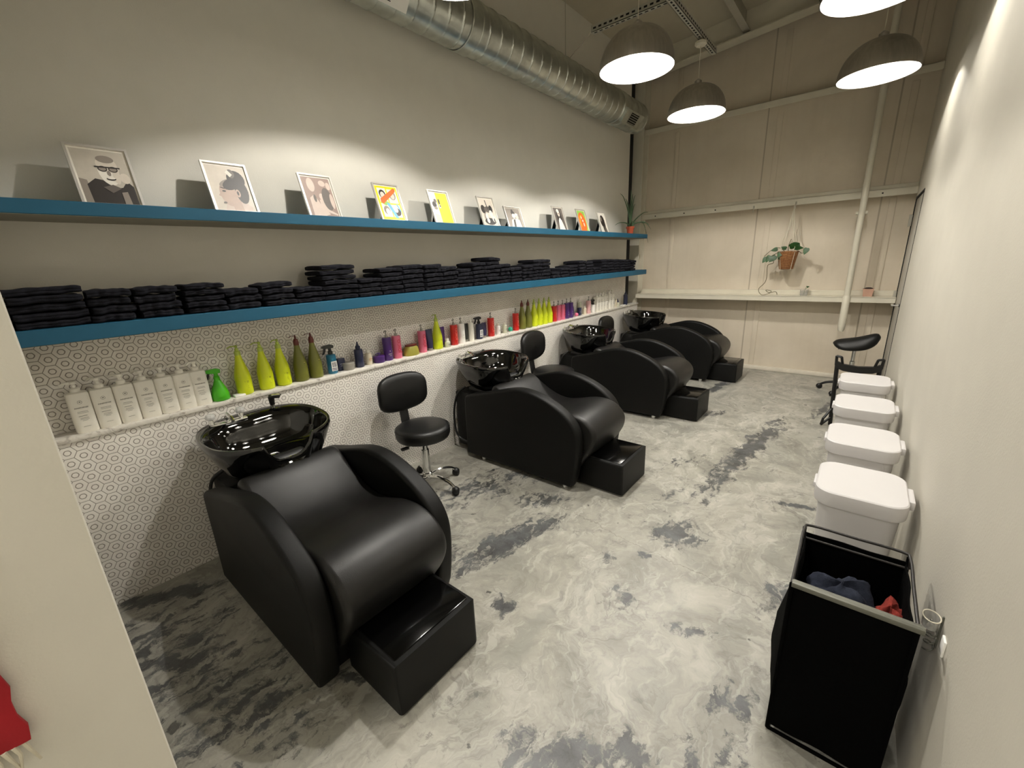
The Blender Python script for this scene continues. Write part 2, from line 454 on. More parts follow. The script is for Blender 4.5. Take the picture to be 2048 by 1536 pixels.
def tag(o, label, cat, group=None, kind=None):
    if label: o['label'] = label
    if cat: o['category'] = cat
    if group: o['group'] = group
    if kind: o['kind'] = kind
    return o
def struct(o): o['kind'] = 'structure'; return o
def empty(name, loc, rz=0.0, label=None, cat=None, group=None):
    o = bpy.data.objects.new(name, None); C.objects.link(o)
    o.empty_display_size = 0.1
    o.location = loc; o.rotation_euler = (0, 0, rz)
    tag(o, label, cat, group); return o
def dup(root, loc, rz, label, scale=None):
    r = root.copy(); C.objects.link(r); r.location = loc; r.rotation_euler = (0, 0, rz); r['label'] = label
    if scale: r.scale = scale
    for ch in list(root.children):
        c = ch.copy(); C.objects.link(c); c.parent = r
        for gch in list(ch.children):
            d = gch.copy(); C.objects.link(d); d.parent = c
    return r

# ------------------------------------------------------------------ SETTING
b = MB(); b.poly([(-5.1, -5.05, 0), (0.5, -5.05, 0), (0.5, 6.6, 0), (-5.1, 6.6, 0)])
struct(b.build('floor', 'floor', smooth=False))
# left wall: paint above, tile niche band, tiled half wall, marble ledge
b = MB(); b.box(XL - 0.12, XL, 0.0, YE, 1.31, roof_z(XL) + 0.02); struct(b.build('wall_left', 'wall', smooth=False))
b = MB(); b.box(XL - 0.12, XL + 0.002, 0.0, YE, ZL - 0.02, 1.335); struct(b.build('wall_left_tile', 'tile', smooth=False))
b = MB(); b.box(XL - 0.12, XT, 0.0, YE + 0.12, 0.0, ZL - 0.022); struct(b.build('wall_left_wainscot', 'tile', smooth=False))
b = MB(); b.box(XL + 0.002, XT + 0.012, 0.0, YE + 0.13, ZL - 0.022, ZL, bev=0.004); struct(b.build('trim_ledge', 'ledge'))
# right wall with the door opening at its far end
DY0, DY1, DZ = 5.42, 6.33, 2.03
b = MB()
b.box(XR, XR + 0.12, -5.0, DY0, 0, roof_z(XR) + .05)
b.box(XR, XR + 0.12, DY0, DY1, DZ, roof_z(XR) + .05)
b.box(XR, XR + 0.12, DY1, YB, 0, roof_z(XR) + .05)
struct(b.build('wall_right', 'wall_right', smooth=False))
b = MB(); b.box(-3.0, 0.6, YB, YB + 0.1, 0, 4.6); struct(b.build('wall_back', 'back', smooth=False))
# ribs of the back wall panels
b = MB()
for xs in (-1.05, 0.12, -2.25):
    for (z0, z1) in ((0.05, 0.93), (1.0, 2.06), (2.14, 3.15), (3.25, 3.95)):
        b.box(xs - 0.03, xs + 0.03, YB - 0.010, YB, z0, z1, bev=0.004)
struct(b.build('trim_back_ribs', 'back'))
b = MB(); b.box(-5.0, 0.5, -5.12, -5.0, 0, 4.6); b.box(-5.12, -5.0, -5.0, 0.0, 0, 4.6); struct(b.build('wall_front', 'wall', smooth=False))
# partition whose corner stands at the left of the camera
b = MB(); b.box(-5.1, -1.22, -0.14, 0.0158, 0, roof_z(-5.1) - 0.02, bev=0.0025, seg=1); b.box(-1.24, -1.1, -1.1, 0.0158, 0, roof_z(-1.24) - 0.02, bev=0.0025, seg=1); struct(b.build('wall_partition', 'wall', smooth=False))
b = MB()
b._take([(-5.1, -5.1, roof_z(-5.1)), (0.55, -5.1, roof_z(0.55)), (0.55, 6.6, roof_z(0.55)), (-5.1, 6.6, roof_z(-5.1)),
         (-5.1, -5.1, roof_z(-5.1) + .08), (0.55, -5.1, roof_z(0.55) + .08), (0.55, 6.6, roof_z(0.55) + .08), (-5.1, 6.6, roof_z(-5.1) + .08)],
        [(0, 1, 2, 3), (4, 5, 6, 7), (0, 1, 5, 4), (1, 2, 6, 5), (2, 3, 7, 6), (3, 0, 4, 7)])
struct(b.build('ceiling', 'ceil', smooth=False))
# filler between the end of the left wall and the back wall: dark joint, column
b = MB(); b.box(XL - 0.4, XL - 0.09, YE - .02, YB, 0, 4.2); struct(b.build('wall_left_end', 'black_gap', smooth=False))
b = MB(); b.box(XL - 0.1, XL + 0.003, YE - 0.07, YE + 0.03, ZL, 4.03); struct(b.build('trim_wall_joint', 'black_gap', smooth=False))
b = MB(); b.box(XL - 0.085, XL + 0.10, YE + 0.14, YE + 0.155, 0.0, 4.05)
b.box(XL + 0.012, XL + 0.024, YE + 0.155, YB - 0.012, 0.0, 4.05); b.box(XL - 0.085, XL + 0.10, YB - 0.012, YB, 0.0, 4.05)
struct(b.build('column', 'steel_paint', smooth=False))
# horizontal wall rails of the back wall
def girt(z0, z1, y0, lip):
    b = MB()
    b.box(XL + 0.10, XR, y0, y0 + 0.012, z0, z1, bev=0.003, seg=1)
    b.box(XL + 0.10, XR, y0, YB, z1 - 0.008, z1, bev=0.002, seg=1)
    if lip: b.box(XL + 0.10, XR, YB - 0.05, YB - 0.01, z1, z1 + lip, bev=0.003, seg=1)
    o = b.build('trim_wall_rail', 'steel_paint', smooth=False); struct(o)
girt(0.952, 1.012, 6.20, 0.060)
girt(2.065, 2.14, 6.31, 0.045)
girt(3.165, 3.235, 6.31, 0)
b = MB(); b.box(XL + 0.03, 0.29, YB - 0.035, YB, 0, 0.055, bev=0.006); struct(b.build('baseboard_back', 'white_trim'))
# roof steel: rafter along the back wall, purlins
def sloped(x0, x1, y0, y1, dz0, dz1, mb):
    mb._take([(x0, y0, roof_z(x0) + dz0), (x1, y0, roof_z(x1) + dz0), (x1, y1, roof_z(x1) + dz0), (x0, y1, roof_z(x0) + dz0),
              (x0, y0, roof_z(x0) + dz1), (x1, y0, roof_z(x1) + dz1), (x1, y1, roof_z(x1) + dz1), (x0, y1, roof_z(x0) + dz1)],
             [(3, 2, 1, 0), (4, 5, 6, 7), (0, 1, 5, 4), (1, 2, 6, 5), (2, 3, 7, 6), (3, 0, 4, 7)])
b = MB()
sloped(XL, XR, 6.10, 6.27, -0.262, -0.25, b); sloped(XL, XR, 6.18, 6.19, -0.25, 0, b)
struct(b.build('beam_rafter', 'steel_paint', smooth=False))
b = MB()
for x in (-0.78, 0.0):
    sloped(x, x + 0.015, -2.9, 6.18, -0.2, 0, b); sloped(x, x + 0.07, -2.9, 6.18, -0.212, -0.2, b)
sloped(-1.48, -1.465, -2.9, 6.18, -0.2, 0, b); sloped(-1.48, -1.41, -2.9, 6.18, -0.212, -0.2, b)
struct(b.build('beam_purlins', 'dim_steel', smooth=False))

# door in the right wall
dr = empty('door_1', (XR, DY0, 0)); struct(dr)
w = DY1 - DY0
b = MB(); b.box(0.004, 0.045, 0.02, w - 0.02, 0.01, DZ - 0.022, bev=0.002); b.build('door_leaf', mat('door_paint', srgb(186, 182, 172), 0.45, var=0.01), dr)
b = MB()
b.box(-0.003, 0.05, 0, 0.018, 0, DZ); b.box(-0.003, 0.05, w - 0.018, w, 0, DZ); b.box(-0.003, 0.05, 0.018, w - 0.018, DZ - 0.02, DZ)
b.build('door_shadow_gap', 'black_gap', dr)  # black strips drawn in as the shadow gap around the leaf
b = MB()
b.lathe([(0.025, 0), (0.025, 0.008)], (0.0, 0.09, 1.0), 16, rot=Matrix.Rotation(-PI / 2, 3, 'Y')); b.tube([(0.0, .09, 1.0), (-0.055, .09, 1.0)], 0.009); b.tube([(-0.052, .085, 1.0), (-0.052, .2, 1.0)], 0.009)
b.build('door_handle', 'chrome', dr)
for z in (0.25, 1.02, 1.80):
    b = MB(); b.box(-0.022, -0.002, w - 0.05, w - 0.005, z - 0.055, z + 0.055, bev=0.003); b.tube([(-0.02, w - 0.028, z - 0.06), (-0.02, w - 0.028, z + 0.06)], 0.009)
    b.build('hinge', 'dim_steel', dr)

# ------------------------------------------------------------------ SHELVES
def shelf(z0, z1, lab, y1):
    b = MB(); b.box(XL, -2.455, 0.0, y1, z0, z1, bev=0.002, seg=1)
    o = tag(b.build('floating_shelf', 'teal', smooth=False), lab, 'shelf', 'long teal shelves on the left wall')
    b = MB(); b.box(XL, -2.458, 0.001, y1 - .003, z0 - .0015, z0); u_ = b.build('underside', 'underside', o, smooth=False); u_['label'] = 'unpainted grey underside'
shelf(1.797, 1.85, 'upper long teal wall shelf carrying the picture frames', 6.07)
shelf(1.310, 1.372, 'lower long teal wall shelf carrying the black towels', 6.09)

# ------------------------------------------------------------------ PENDANT LAMPS
LR, LZ = 0.25, 2.79
def make_lamp(loc, label):
    t_ = empty('pendant_lamp', loc, 0, label, 'lamp', 'metal dome pendant lamps')
    R, H = LR, 0.24
    out = []; inn = []
    for i in range(17):
        a = PI / 2 * i / 16
        r = R * math.cos(a) ** 0.82 if i < 16 else 0.012
        out.append((max(r, 0.012), H * math.sin(a) ** 1.0))
        inn.append((max(r - 0.004, 0.010), H * math.sin(a) - 0.004 if i else 0.0))
    b = MB(); b.lathe(out, seg=48, cap0=False, cap1=True); sh = b.build('lamp_shade', 'brushed', t_)
    b = MB(); b.lathe(inn, seg=48, cap0=False, cap1=True); b.build('shade_lining', 'lining', sh)
    b = MB(); b.lathe([(0.03, H - 0.005), (0.03, H + 0.03), (0.012, H + 0.045)], seg=16); b.build('cap', 'brushed', t_)
    top = roof_z(loc[0]) - 0.0 - loc[2] if loc[0] > -1 else 3.379 - loc[2]
    b = MB(); b.tube([(0, 0, H + 0.03), (0, 0, top)], 0.0035, 6); b.build('cord', 'cord', t_)
    b = MB(); b.lathe([(0.018, H - 0.008), (0.018, H - 0.045)], seg=12); b.build('socket', 'white_in', t_)
    bl = NT('lit_bulb'); bl.b.inputs['Base Color'].default_value = (1, 1, 1, 1)
    bl.b.inputs['Emission Color'].default_value = (1, .93, .8, 1); bl.b.inputs['Emission Strength'].default_value = 6
    b = MB(); b.ball((0, 0, H - 0.07), 0.03, seg=16); b.build('bulb', bl.m, t_)
    return t_
def lamp_light(loc):
    l = bpy.data.lights.new('lamp_light', 'POINT'); l.energy = LAMP_W * (1.38 if loc[0] < -1 else 0.48); l.color = LAMP_COL; l.shadow_soft_size = 0.028
    o = bpy.data.objects.new('lamp_light', l); o.location = (loc[0], loc[1], loc[2] + 0.140); C.objects.link(o)
lamps = [(-1.43, 3.2, LZ, 'metal dome pendant in front of the duct, largest fully visible shade'),
         (-1.43, 4.54, LZ, 'smallest metal dome pendant, hanging from the slotted channel crossing'),
         (-0.15, 4.64, LZ, 'metal dome pendant beside the right wall, in front of the pipe'),
         (-0.15, 3.2, LZ, 'metal dome pendant cut off by the top edge near the right wall'),
         (-1.58, 1.62, LZ, 'metal dome pendant above the gap between first and second wash chairs'),
         (-0.15, 1.78, LZ, 'metal dome pendant above the white bins')]
L0 = None
for (x, y, z, lab) in lamps:
    if L0 is None: L0 = make_lamp((x, y, z), lab); L1 = None
    elif x > -1:
        if L1 is None: L1 = make_lamp((x, y, z), lab)
        else: dup(L1, (x, y, z), 0, lab)
    else: dup(L0, (x, y, z), 0, lab)
    lamp_light((x, y, z))

# slotted strut channels that carry the left row of lamps
def channel(p0, p1, label):
    p0, p1 = Vector(p0), Vector(p1)
    d = (p1 - p0); L = d.length; d.normalize()
    t_ = empty('strut_channel', p0, math.atan2(d.y, d.x), label, 'channel', 'slotted metal channels under the roof')
    b = MB(); b.box(0, L, -0.024, 0.024, 0.0, 0.004); b.box(0, L, -0.024, -0.020, 0, 0.05); b.box(0, L, 0.020, 0.024, 0, 0.05)
    b.mi = 1
    n = int(L / 0.05)
    for i in range(n): b.box(0.02 + i * 0.05, 0.048 + i * 0.05, -0.007, 0.007, -0.001, 0.0005); b.box(0.02 + i * 0.05, 0.048 + i * 0.05, -0.0248, -0.0235, 0.018, 0.032)
    b.build('rail', ['dim_steel', 'black_gap'], t_, smooth=False)
channel((-1.43, -2.0, 3.38), (-1.43, 4.95, 3.38), 'slotted metal channel running along the room above the lamps')
channel((-2.14, 3.86, 3.425), (-1.40, 3.86, 3.425), 'short slotted metal channel crossing toward the duct')
b = MB(); b.lathe([(0.04, 0), (0.05, 0.01), (0.05, 0.03), (0.02, 0.05)], (-1.43, 4.54, 3.329), 18)
tag(b.build('ceiling_rose', 'steel_paint'), 'round metal canopy above the smallest dome pendant', 'canopy')

# ------------------------------------------------------------------ SPIRAL DUCT
dt = empty('spiral_duct', (-2.50, 0, 3.20), 0, 'round galvanised spiral duct along the top of the left wall', 'duct')
DR = 0.165
rr = []
N = 1100; y0, y1 = 0.03, 5.62
for i in range(N + 1):
    y = y0 + (y1 - y0) * i / N
    ring = []
    for j in range(40):
        a = 2 * PI * j / 40
        ph = ((y / 0.13) + j / 40.0) % 1.0
        k = 0.006 if ph < 0.06 else 0.0
        r = DR + k
        ring.append(Vector((r * math.cos(a), y, r * math.sin(a))))
    rr.append(ring)
b = MB(); b.rings(rr); b.build('duct_pipe', 'galv', dt)
for yy in (2.62, 5.02):
    b = MB(); b.lathe([(DR + .003, -0.06), (DR + 0.010, -0.055), (DR + 0.010, -0.045), (DR + .006, -0.04), (DR + .006, 0.04), (DR + 0.010, 0.045), (DR + 0.010, 0.055), (DR + .003, 0.06)],
                      (0, yy, 0), 40, rot=Matrix.Rotation(PI / 2, 3, 'X'), cap0=False, cap1=False)
    b.build('coupling_ring', 'galv', dt)
def grille(yy, cm, fm):
    rot = Matrix.Rotation(math.radians(38), 3, 'Y')
    c = rot @ Vector((DR + 0.012, 0, 0)) + Vector((0, yy, 0))
    def bx(x0, x1, ya, yb, z0, z1, name, m_, par):
        b = MB(); bb = bmesh.new(); bmesh.ops.create_cube(bb, size=1)
        for v in bb.verts:
            v.co = rot @ Vector(((x0 + x1) / 2 + v.co.x * (x1 - x0), (ya + yb) / 2 + v.co.y * (yb - ya), (z0 + z1) / 2 + v.co.z * (z1 - z0))) + c
        b.merge(bb); return b.build(name, m_, par, smooth=False)
    g_ = bx(-0.03, 0.014, -0.22, 0.22, -0.075, 0.075, 'register', fm, dt)
    bx(0.010, 0.0155, -0.10, 0.10, -0.055, 0.055, 'opening', 'black_gap', g_)
    for k in range(5): bx(0.014, 0.02, -0.10, 0.10, -0.05 + k * .022, -0.044 + k * .022, 'louver', cm, g_)
grille(5.22, 'galv', 'galv')
grille(1.80, 'white_in', 'white_in')
b = MB(); b.tube([(0.03, 4.0, DR), (0.36, 3.86, 0.24)], 0.003, 6); b.tube([(0.0, 4.0, DR), (0.0, 4.0, roof_z(-2.5) - 3.2)], 0.003, 6); b.build('hanger_rod', 'dim_steel', dt)

# drain pipe down the back wall
pp = empty('wall_pipe', (-0.125, 6.2, 0), 0, 'white vertical pipe running down the back wall', 'pipe')
b = MB(); b.lathe([(0.030, 1.0), (0.030, 4.1)], seg=20); b.build('pipe', 'steel_paint', pp)
b = MB(); b.lathe([(0.024, 0.62), (0.033, 0.64), (0.033, 0.67), (0.036, 0.67), (0.036, 1.02), (0.030, 1.03)], seg=20); b.build('pipe_sleeve', 'steel_paint', pp)
for z in (1.9, 3.2):
    b = MB(); b.box(-0.05, 0.05, 0.01, 0.11, z, z + 0.03); b.build('bracket', 'steel_paint', pp)

# ------------------------------------------------------------------ SHAMPOO WASH CHAIRS
# local frame: x = distance from the tiled wall, y = across, z = up
ARM = [(0.27, .03), (0.265, .30), (0.27, .50), (0.31, .545), (0.42, .575), (0.54, .605), (0.68, .645), (0.80, .672), (0.92, .672), (1.04, .645), (1.16, .595),
       (1.255, .53), (1.31, .45), (1.325, .36), (1.315, .22), (1.295, .10), (1.265, .03)]
def make_wash_chair(loc, label):
    t_ = empty('wash_chair', loc, 0, label, 'wash chair', 'black shampoo wash chairs along the tiled wall')
    arm = smooth_loop(ARM[1:-1], 3, False); arm = [ARM[0]] + arm + [ARM[-1]]
    for s in (-1, 1):
        b = MB(); ya, yb = (-0.335, -0.245) if s < 0 else (0.245, 0.335)
        b.rex(arm, ya, yb, 0.022, 5); p = b.build('side_panel', 'leather_side', t_, ang=50)
        b = MB()
        for (fx) in (0.42, 1.20):
            b.lathe([(0.022, 0), (0.022, 0.03)], (fx, (ya + yb) / 2, 0), 12)
        b.build('foot', 'chrome', p)
    # body between the arms
    b = MB(); b.rex([(0.30, .03), (0.30, .50), (0.50, .50), (0.80, .38), (1.20, .38), (1.265, .30), (1.235, .03)], -0.25, 0.25, 0.004, 1)
    b.build('base', 'leather_side', t_, ang=50)
    b = MB(); b.box(0.06, 0.30, -0.235, 0.235, 0.03, 0.52, bev=0.02); b.build('pedestal', 'leather_side', t_)
    # back and seat cushion: one draped S shape
    top = [(0.485, .60), (0.52, .632), (0.575, .618), (0.65, .57), (0.74, .52), (0.83, .487), (0.93, .478), (1.03, .497), (1.14, .525), (1.245, .53), (1.335, .50),
           (1.395, .435), (1.40, .36), (1.365, .28), (1.31, .20), (1.275, .15)]
    bot = [(1.22, .15), (1.20, .28), (1.15, .35), (1.0, .36), (0.85, .38), (0.70, .42), (0.55, .50), (0.49, .55)]
    cush = smooth_loop(top + bot, 4)
    b = MB(); b.rex(cush, -0.243, 0.243, 0.03, 6); cu = b.build('seat_cushion', 'leather', t_, ang=60)
    # footrest
    b = MB(); b.rex([(1.255, 0.01), (1.255, .235), (1.585, .235), (1.585, .01)], -0.20, 0.20, 0.02, 4); fo = b.build('footrest', 'leather_side', t_, ang=60)
    b = MB(); b.box(1.258, 1.565, -0.180, 0.180, 0.228, 0.240, bev=0.006); b.build('footrest_pad', 'gloss_pad', fo)
    # bowl
    cx, hx, hy, zr = 0.305, 0.275, 0.30, 0.765
    prof = [(.36, -.235), (.50, -.235), (.66, -.205), (.80, -.145), (.90, -.08), (.965, -.03), (.995, -.006), (1.0, .008), (.985, .018), (.955, .018), (.93, .008), (.90, -.02),
            (.84, -.07), (.74, -.115), (.58, -.14), (.36, -.15), (.12, -.152)]
    n = 96; rings = []
    for k, (s, z) in enumerate(prof):
        ring = []
        inner = k >= 9
        for j in range(n):
            a = 2 * PI * j / n
            ca, sa = math.cos(a), math.sin(a)
            q = (abs(ca) ** 2.5 + abs(sa) ** 2.5) ** (-1 / 2.5)
            x, y = ca * q, sa * q
            ss = s
            back = max(0.0, -ca)
            if inner: 
                f_ = min(1, (k - 8) / 3.0)
                ss = s * (1 - 0.36 * f_ * back ** 1.4)
            zz = z
            # neck rest dip at the front
            d = abs(y) / 0.36
            if ca > 0 and d < 1:
                dip = 0.105 * (1 - d ** 3.0) ** 0.5
                wgt = max(0.0, min(1.0, (s - 0.66) / 0.28)) if not inner else max(0.0, min(1.0, (s - 0.60) / 0.3))
                zz -= dip * wgt
                if s > .9: ss = s * (1 - 0.16 * (1 - d * d))
            zz += 0.018 * (-x) * (1 if s > .7 else s)
            ring.append(Vector((cx + hx * ss * x, hy * ss * y, zr + zz)))
        rings.append(ring)
    b = MB(); b.rings(rings); bo = b.build('basin', 'bowl', t_, ang=60)
    b = MB(); b.lathe([(.028, 0), (.028, .004), (.018, .006)], (cx, 0, zr - .151), 16); b.build('drain', 'chrome', bo)
    b = MB(); b.box(0.16, 0.47, -0.17, 0.17, 0.50, 0.56, bev=0.02); b.box(0.20, 0.42, -0.13, 0.13, 0.42, 0.51); b.build('basin_support', 'plastic_black', t_)
    b = MB(); b.rex([(0.40, .545), (0.52, .545), (0.535, .615), (0.50, .66), (0.46, .665), (0.42, .61)], -0.10, 0.10, 0.02, 4); b.build('neck_rest', 'plastic_black', bo, ang=60)
    # tap with two crystal knobs on the deck, sprayer on its own post
    zd = zr + 0.02
    fa = MB(); fa.box(0.075, 0.125, -0.20, -0.02, zd - .004, zd + .014, bev=.008)
    for y in (-0.185, -0.045): fa.lathe([(.014, 0), (.012, .02), (.008, .03)], (0.10, y, zd + .012), 14)
    fa.tube([(0.10, -0.115, zd), (0.10, -0.115, zd + .035), (0.125, -0.115, zd + .055), (0.18, -0.115, zd + .045), (0.20, -0.115, zd + .03)], .009)
    fo_ = fa.build('faucet', 'chrome', bo)
    for y in (-0.185, -0.045):
        b = MB(); b.lathe([(.010, 0), (.021, .006), (.024, .018), (.019, .030), (.008, .034)], (0.10, y, zd + .036), 8); b.build('tap_knob', 'crystal', fo_, ang=20)
    b = MB(); b.lathe([(.02, 0), (.02, .006), (.013, .01), (.013, .03)], (0.075, 0.13, zd - .002), 16); sp_ = b.build('sprayer_post', 'chrome', bo)
    b = MB(); b.lathe([(.012, .0), (.015, .03), (.017, .055), (.012, .06)], (0.075, 0.13, zd + .018), 14); b.tube([(0.06, 0.13, zd + .074), (0.13, 0.15, zd + .082)], .011); b.build('sprayer_head', 'plastic_black', sp_)
    b = MB(); b.tube([(0.10, .13, zd + .088), (0.15, .155, zd + .094)], .006); b.build('sprayer_lever', 'chrome', sp_)
    # hose loop behind
    pts = smooth_loop([(0.16, -0.20, .56), (0.11, -0.25, .50), (0.075, -0.27, .36), (0.07, -0.27, .2), (0.10, -0.26, .11), (0.2, -0.25, .08), (0.28, -0.24, .09)], 5, False)
    b = MB(); b.tube(pts, .009, 8); b.build('hose', 'plastic_black', t_)
    return t_
M['crystal'] = mat('crystal_knob', (0.9, 0.9, 0.88, 1), 0.06, trans=0.55, var=0.0)
wc = make_wash_chair((XT, 0.765, 0), 'black wash chair closest to the pale partition, front of its row')
for y, lab in ((2.56, 'black wash chair second from the partition, between the first two rolling stools'),
               (4.20, 'black wash chair third from the partition, between two rolling stools'),
               (5.77, 'black wash chair at the end of the row against the back wall')):
    dup(wc, (XT, y, 0), 0, lab)

# ------------------------------------------------------------------ ROLLING STOOLS
def casters_and_star(t_, R, hub_z, rod, metal='chrome', n=5, ph=0.3):
    for k in range(n):
        a = ph + 2 * PI * k / n
        ca, sa = math.cos(a), math.sin(a)
        pts = smooth_loop([(0.02 * ca, 0.02 * sa, hub_z), (R * .45 * ca, R * .45 * sa, hub_z + 0.012), (R * .8 * ca, R * .8 * sa, hub_z - .01), (R * ca, R * sa, hub_z - .045)], 4, False)
        b = MB(); b.tube(pts, rod, 10, rod * .75); lg = b.build('base_arm', metal, t_)
        cz = .027
        b = MB()
        rt = Matrix.Rotation(a + .6, 3, 'Z') @ Matrix.Rotation(PI / 2, 3, 'X')
        for s in (-1, 1):
            c_ = Vector((R * ca, R * sa, cz)) + Matrix.Rotation(a + .6, 3, 'Z') @ Vector((0, s * .013, 0))
            b.lathe([(.004, -.009), (.022, -.009), (.0265, -.005), (.0265, .005), (.022, .009), (.004, .009)], c_, 16, rot=rt)
        b.ball((R * ca, R * sa, cz + .006), .031, .026, .029, 12)
        b.tube([(R * ca, R * sa, cz + .02), (R * ca, R * sa, hub_z - .04)], .006, 8)
        b.build('caster', 'plastic_black', lg)
def make_stool(loc, rz, label, zs=0.49, group='black rolling stools with backrests'):
    """backrest on the -x side"""
    t_ = empty('rolling_stool', loc, rz, label, 'stool', group)
    b = MB(); R = .188
    b.lathe([(.05, -.098), (R - .03, -.098), (R - .008, -.088), (R, -.07), (R + .002, -.045), (R - .002, -.024), (R - .012, -.010), (R - .03, -.002), (R - .08, .004), (0.02, .006)], (0, 0, zs), 48)
    b.build('seat', 'leather_stool', t_, ang=60)
    b = MB(); b.lathe([(R + .0005, -.026), (R + .003, -.023), (R + .001, -.019)], (0, 0, zs), 48, cap0=False, cap1=False); b.build('seat_piping', 'leather_stool', t_)
    # backrest: rounded slab, slightly curved
    W, H, T = .195, .142, .030
    def sec(k):
        ring = []
        for j in range(40):
            a = 2 * PI * j / 40
            ca, sa = math.cos(a), math.sin(a)
            q = (abs(ca) ** 4 + abs(sa) ** 4) ** (-1 / 4)
            ring.append((ca * q, sa * q))
        return ring
    rings = []
    for (s, x) in ((.0, -.9), (.7, -.95), (.9, -.8), (.98, -.45), (1, 0), (.98, .45), (.9, .85), (.7, 1.05), (.0, 1.15)):
        s = max(s, .02)
        rings.append([Vector((-.235 + T * x + .10 * ((W * s * c_[0])) ** 2 / .19 - 0.10 * (H * s * c_[1]) ** 2 / .2, W * s * c_[0], zs + .190 + H * s * c_[1] - .02 * s * c_[1] * abs(c_[0]) ** 2)) for c_ in sec(0)])
    b = MB(); b.rings(rings); b.build('backrest', 'leather_stool', t_, ang=60)
    b = MB(); pts = smooth_loop([(-.05, zs - .105), (-.16, zs - .105), (-.215, zs - .085), (-.232, zs - .02), (-.25, zs + .10), (-.26, zs + .2)], 4, False)
    rr = []
    for i, (x, z) in enumerate(pts):
        x2, z2 = pts[min(i + 1, len(pts) - 1)]; x1, z1 = pts[max(i - 1, 0)]
        d = Vector((x2 - x1, z2 - z1)).normalized(); nx, nz = -d.y * .006, d.x * .006
        rr.append([Vector((x + nx, -.032, z + nz)), Vector((x + nx, .032, z + nz)), Vector((x - nx, .032, z - nz)), Vector((x - nx, -.032, z - nz))])
    b.rings(rr); b.build('back_bracket', 'plastic_black', t_)
    b = MB(); b.lathe([(.027, .065), (.034, .075), (.034, .12), (.028, .125), (.028, zs - .19), (.021, zs - .185), (.018, zs - .10)], seg=24); b.build('column', 'chrome', t_)
    b = MB(); b.lathe([(.06, zs - .103), (.06, zs - .098)], seg=20); b.tube([(0.02, -.02, zs - .11), (.02, -.16, zs - .122)], .005, 8); mp_ = b.build('height_lever', 'chrome', t_)
    b = MB(); b.box(.005, .035, -.19, -.135, zs - .132, zs - .115, bev=.006); b.build('lever_grip', 'plastic_black', mp_)
    casters_and_star(t_, .245, .09, .0145)
    return t_
st = make_stool((-2.245, 1.70, 0), math.radians(-7), 'black rolling stool standing between the first and second wash chairs')
dup(st, (-2.26, 3.37, 0), math.radians(3), 'black rolling stool standing between the second and third wash chairs', (1.07, 1.07, 1.07))
dup(st, (-2.24, 4.90, 0), math.radians(2), 'black rolling stool half hidden behind the third basin', (1.03, 1.03, 1.03))

# saddle stool in the back corner
ss = empty('saddle_stool', (0.03, 5.80, 0), math.radians(0), 'black saddle seat stool on casters in the back corner by the door', 'stool')
zs = 0.555
rings = []
for k in range(21):
    u = -1 + 2 * k / 20
    x = u * .195
    hw = .115 * max(0.02, (1 - abs(u) ** 3.2)) ** .5 * (1.0 - .12 * u)
    zc_ = zs + .028 * u + .040 * u * u * (1.2 if u > 0 else .6)
    th = (.072 + .022 * u) * max(0.02, (1 - abs(u) ** 4)) ** .5
    ring = []
    for j in range(24):
        a = 2 * PI * j / 24
        y = hw * math.cos(a)
        z = zc_ + th * math.sin(a) - 0.30 * (y * y) / .115
        ring.append(Vector((x, y, z)))
    rings.append(ring)
b = MB(); b.rings(rings); b.build('saddle_seat', 'leather_stool', ss, ang=70)
b = MB(); b.lathe([(.024, .07), (.024, .36), (.017, .365), (.017, zs - .04)], seg=20); b.build('column', 'chrome', ss)
b = MB(); b.tube([(0.0, -.02, zs - .05), (-.14, -.06, zs - .06)], .005, 8); b.tube([(0.0, 0, zs - .07), (0, 0, zs - .035)], .05, 12); b.build('height_lever', 'plastic_black', ss)
casters_and_star(ss, .26, .09, .016, 'plastic_black', 5, math.radians(170))

# folded black metal rack standing before it
fr = empty('folding_rack', (0, 4.6, 0), 0, 'folded black metal rack standing behind the smallest white bin', 'rack')
b = MB()
def bar(mb, p, q, r=.013): mb.tube([p, q], r, 8)
bar(b, (-.05, 0, .0), (-.075, 0, .56), .016); bar(b, (.215, .03, .0), (.215, .03, .56), .016)
b.build('upright', 'plastic_black', fr)
b = MB(); b.rings([[Vector((x, y, z)) for (y, z) in ((-.02, zz - .028), (.02, zz - .028), (.02, zz + .028), (-.02, zz + .028))] for x, zz in ((-.085, .57), (-.03, .545), (.07, .535), (.17, .545), (.225, .57))])
b.build('crossbar', 'plastic_black', fr)
for x0, s in ((-.082, -1), (.222, 1)):
    b = MB()
    bar(b, (x0, 0, .56), (x0 + s * .005, -.02, .645), .011); bar(b, (x0 + s * .005, -.02, .645), (x0 - s * .03, -.03, .64), .010); bar(b, (x0 - s * .03, -.03, .64), (x0 - s * .045, 0, .565), .010)
    b.build('hook', 'plastic_black', fr)
b = MB(); bar(b, (-.055, 0, .16), (-.105, -.06, .07), .010); bar(b, (-.105, -.06, .07), (-.115, -.06, .008), .010); bar(b, (-.115, -.06, .008), (-.052, 0, .075), .010)
b.build('foot_loop', 'plastic_black', fr)

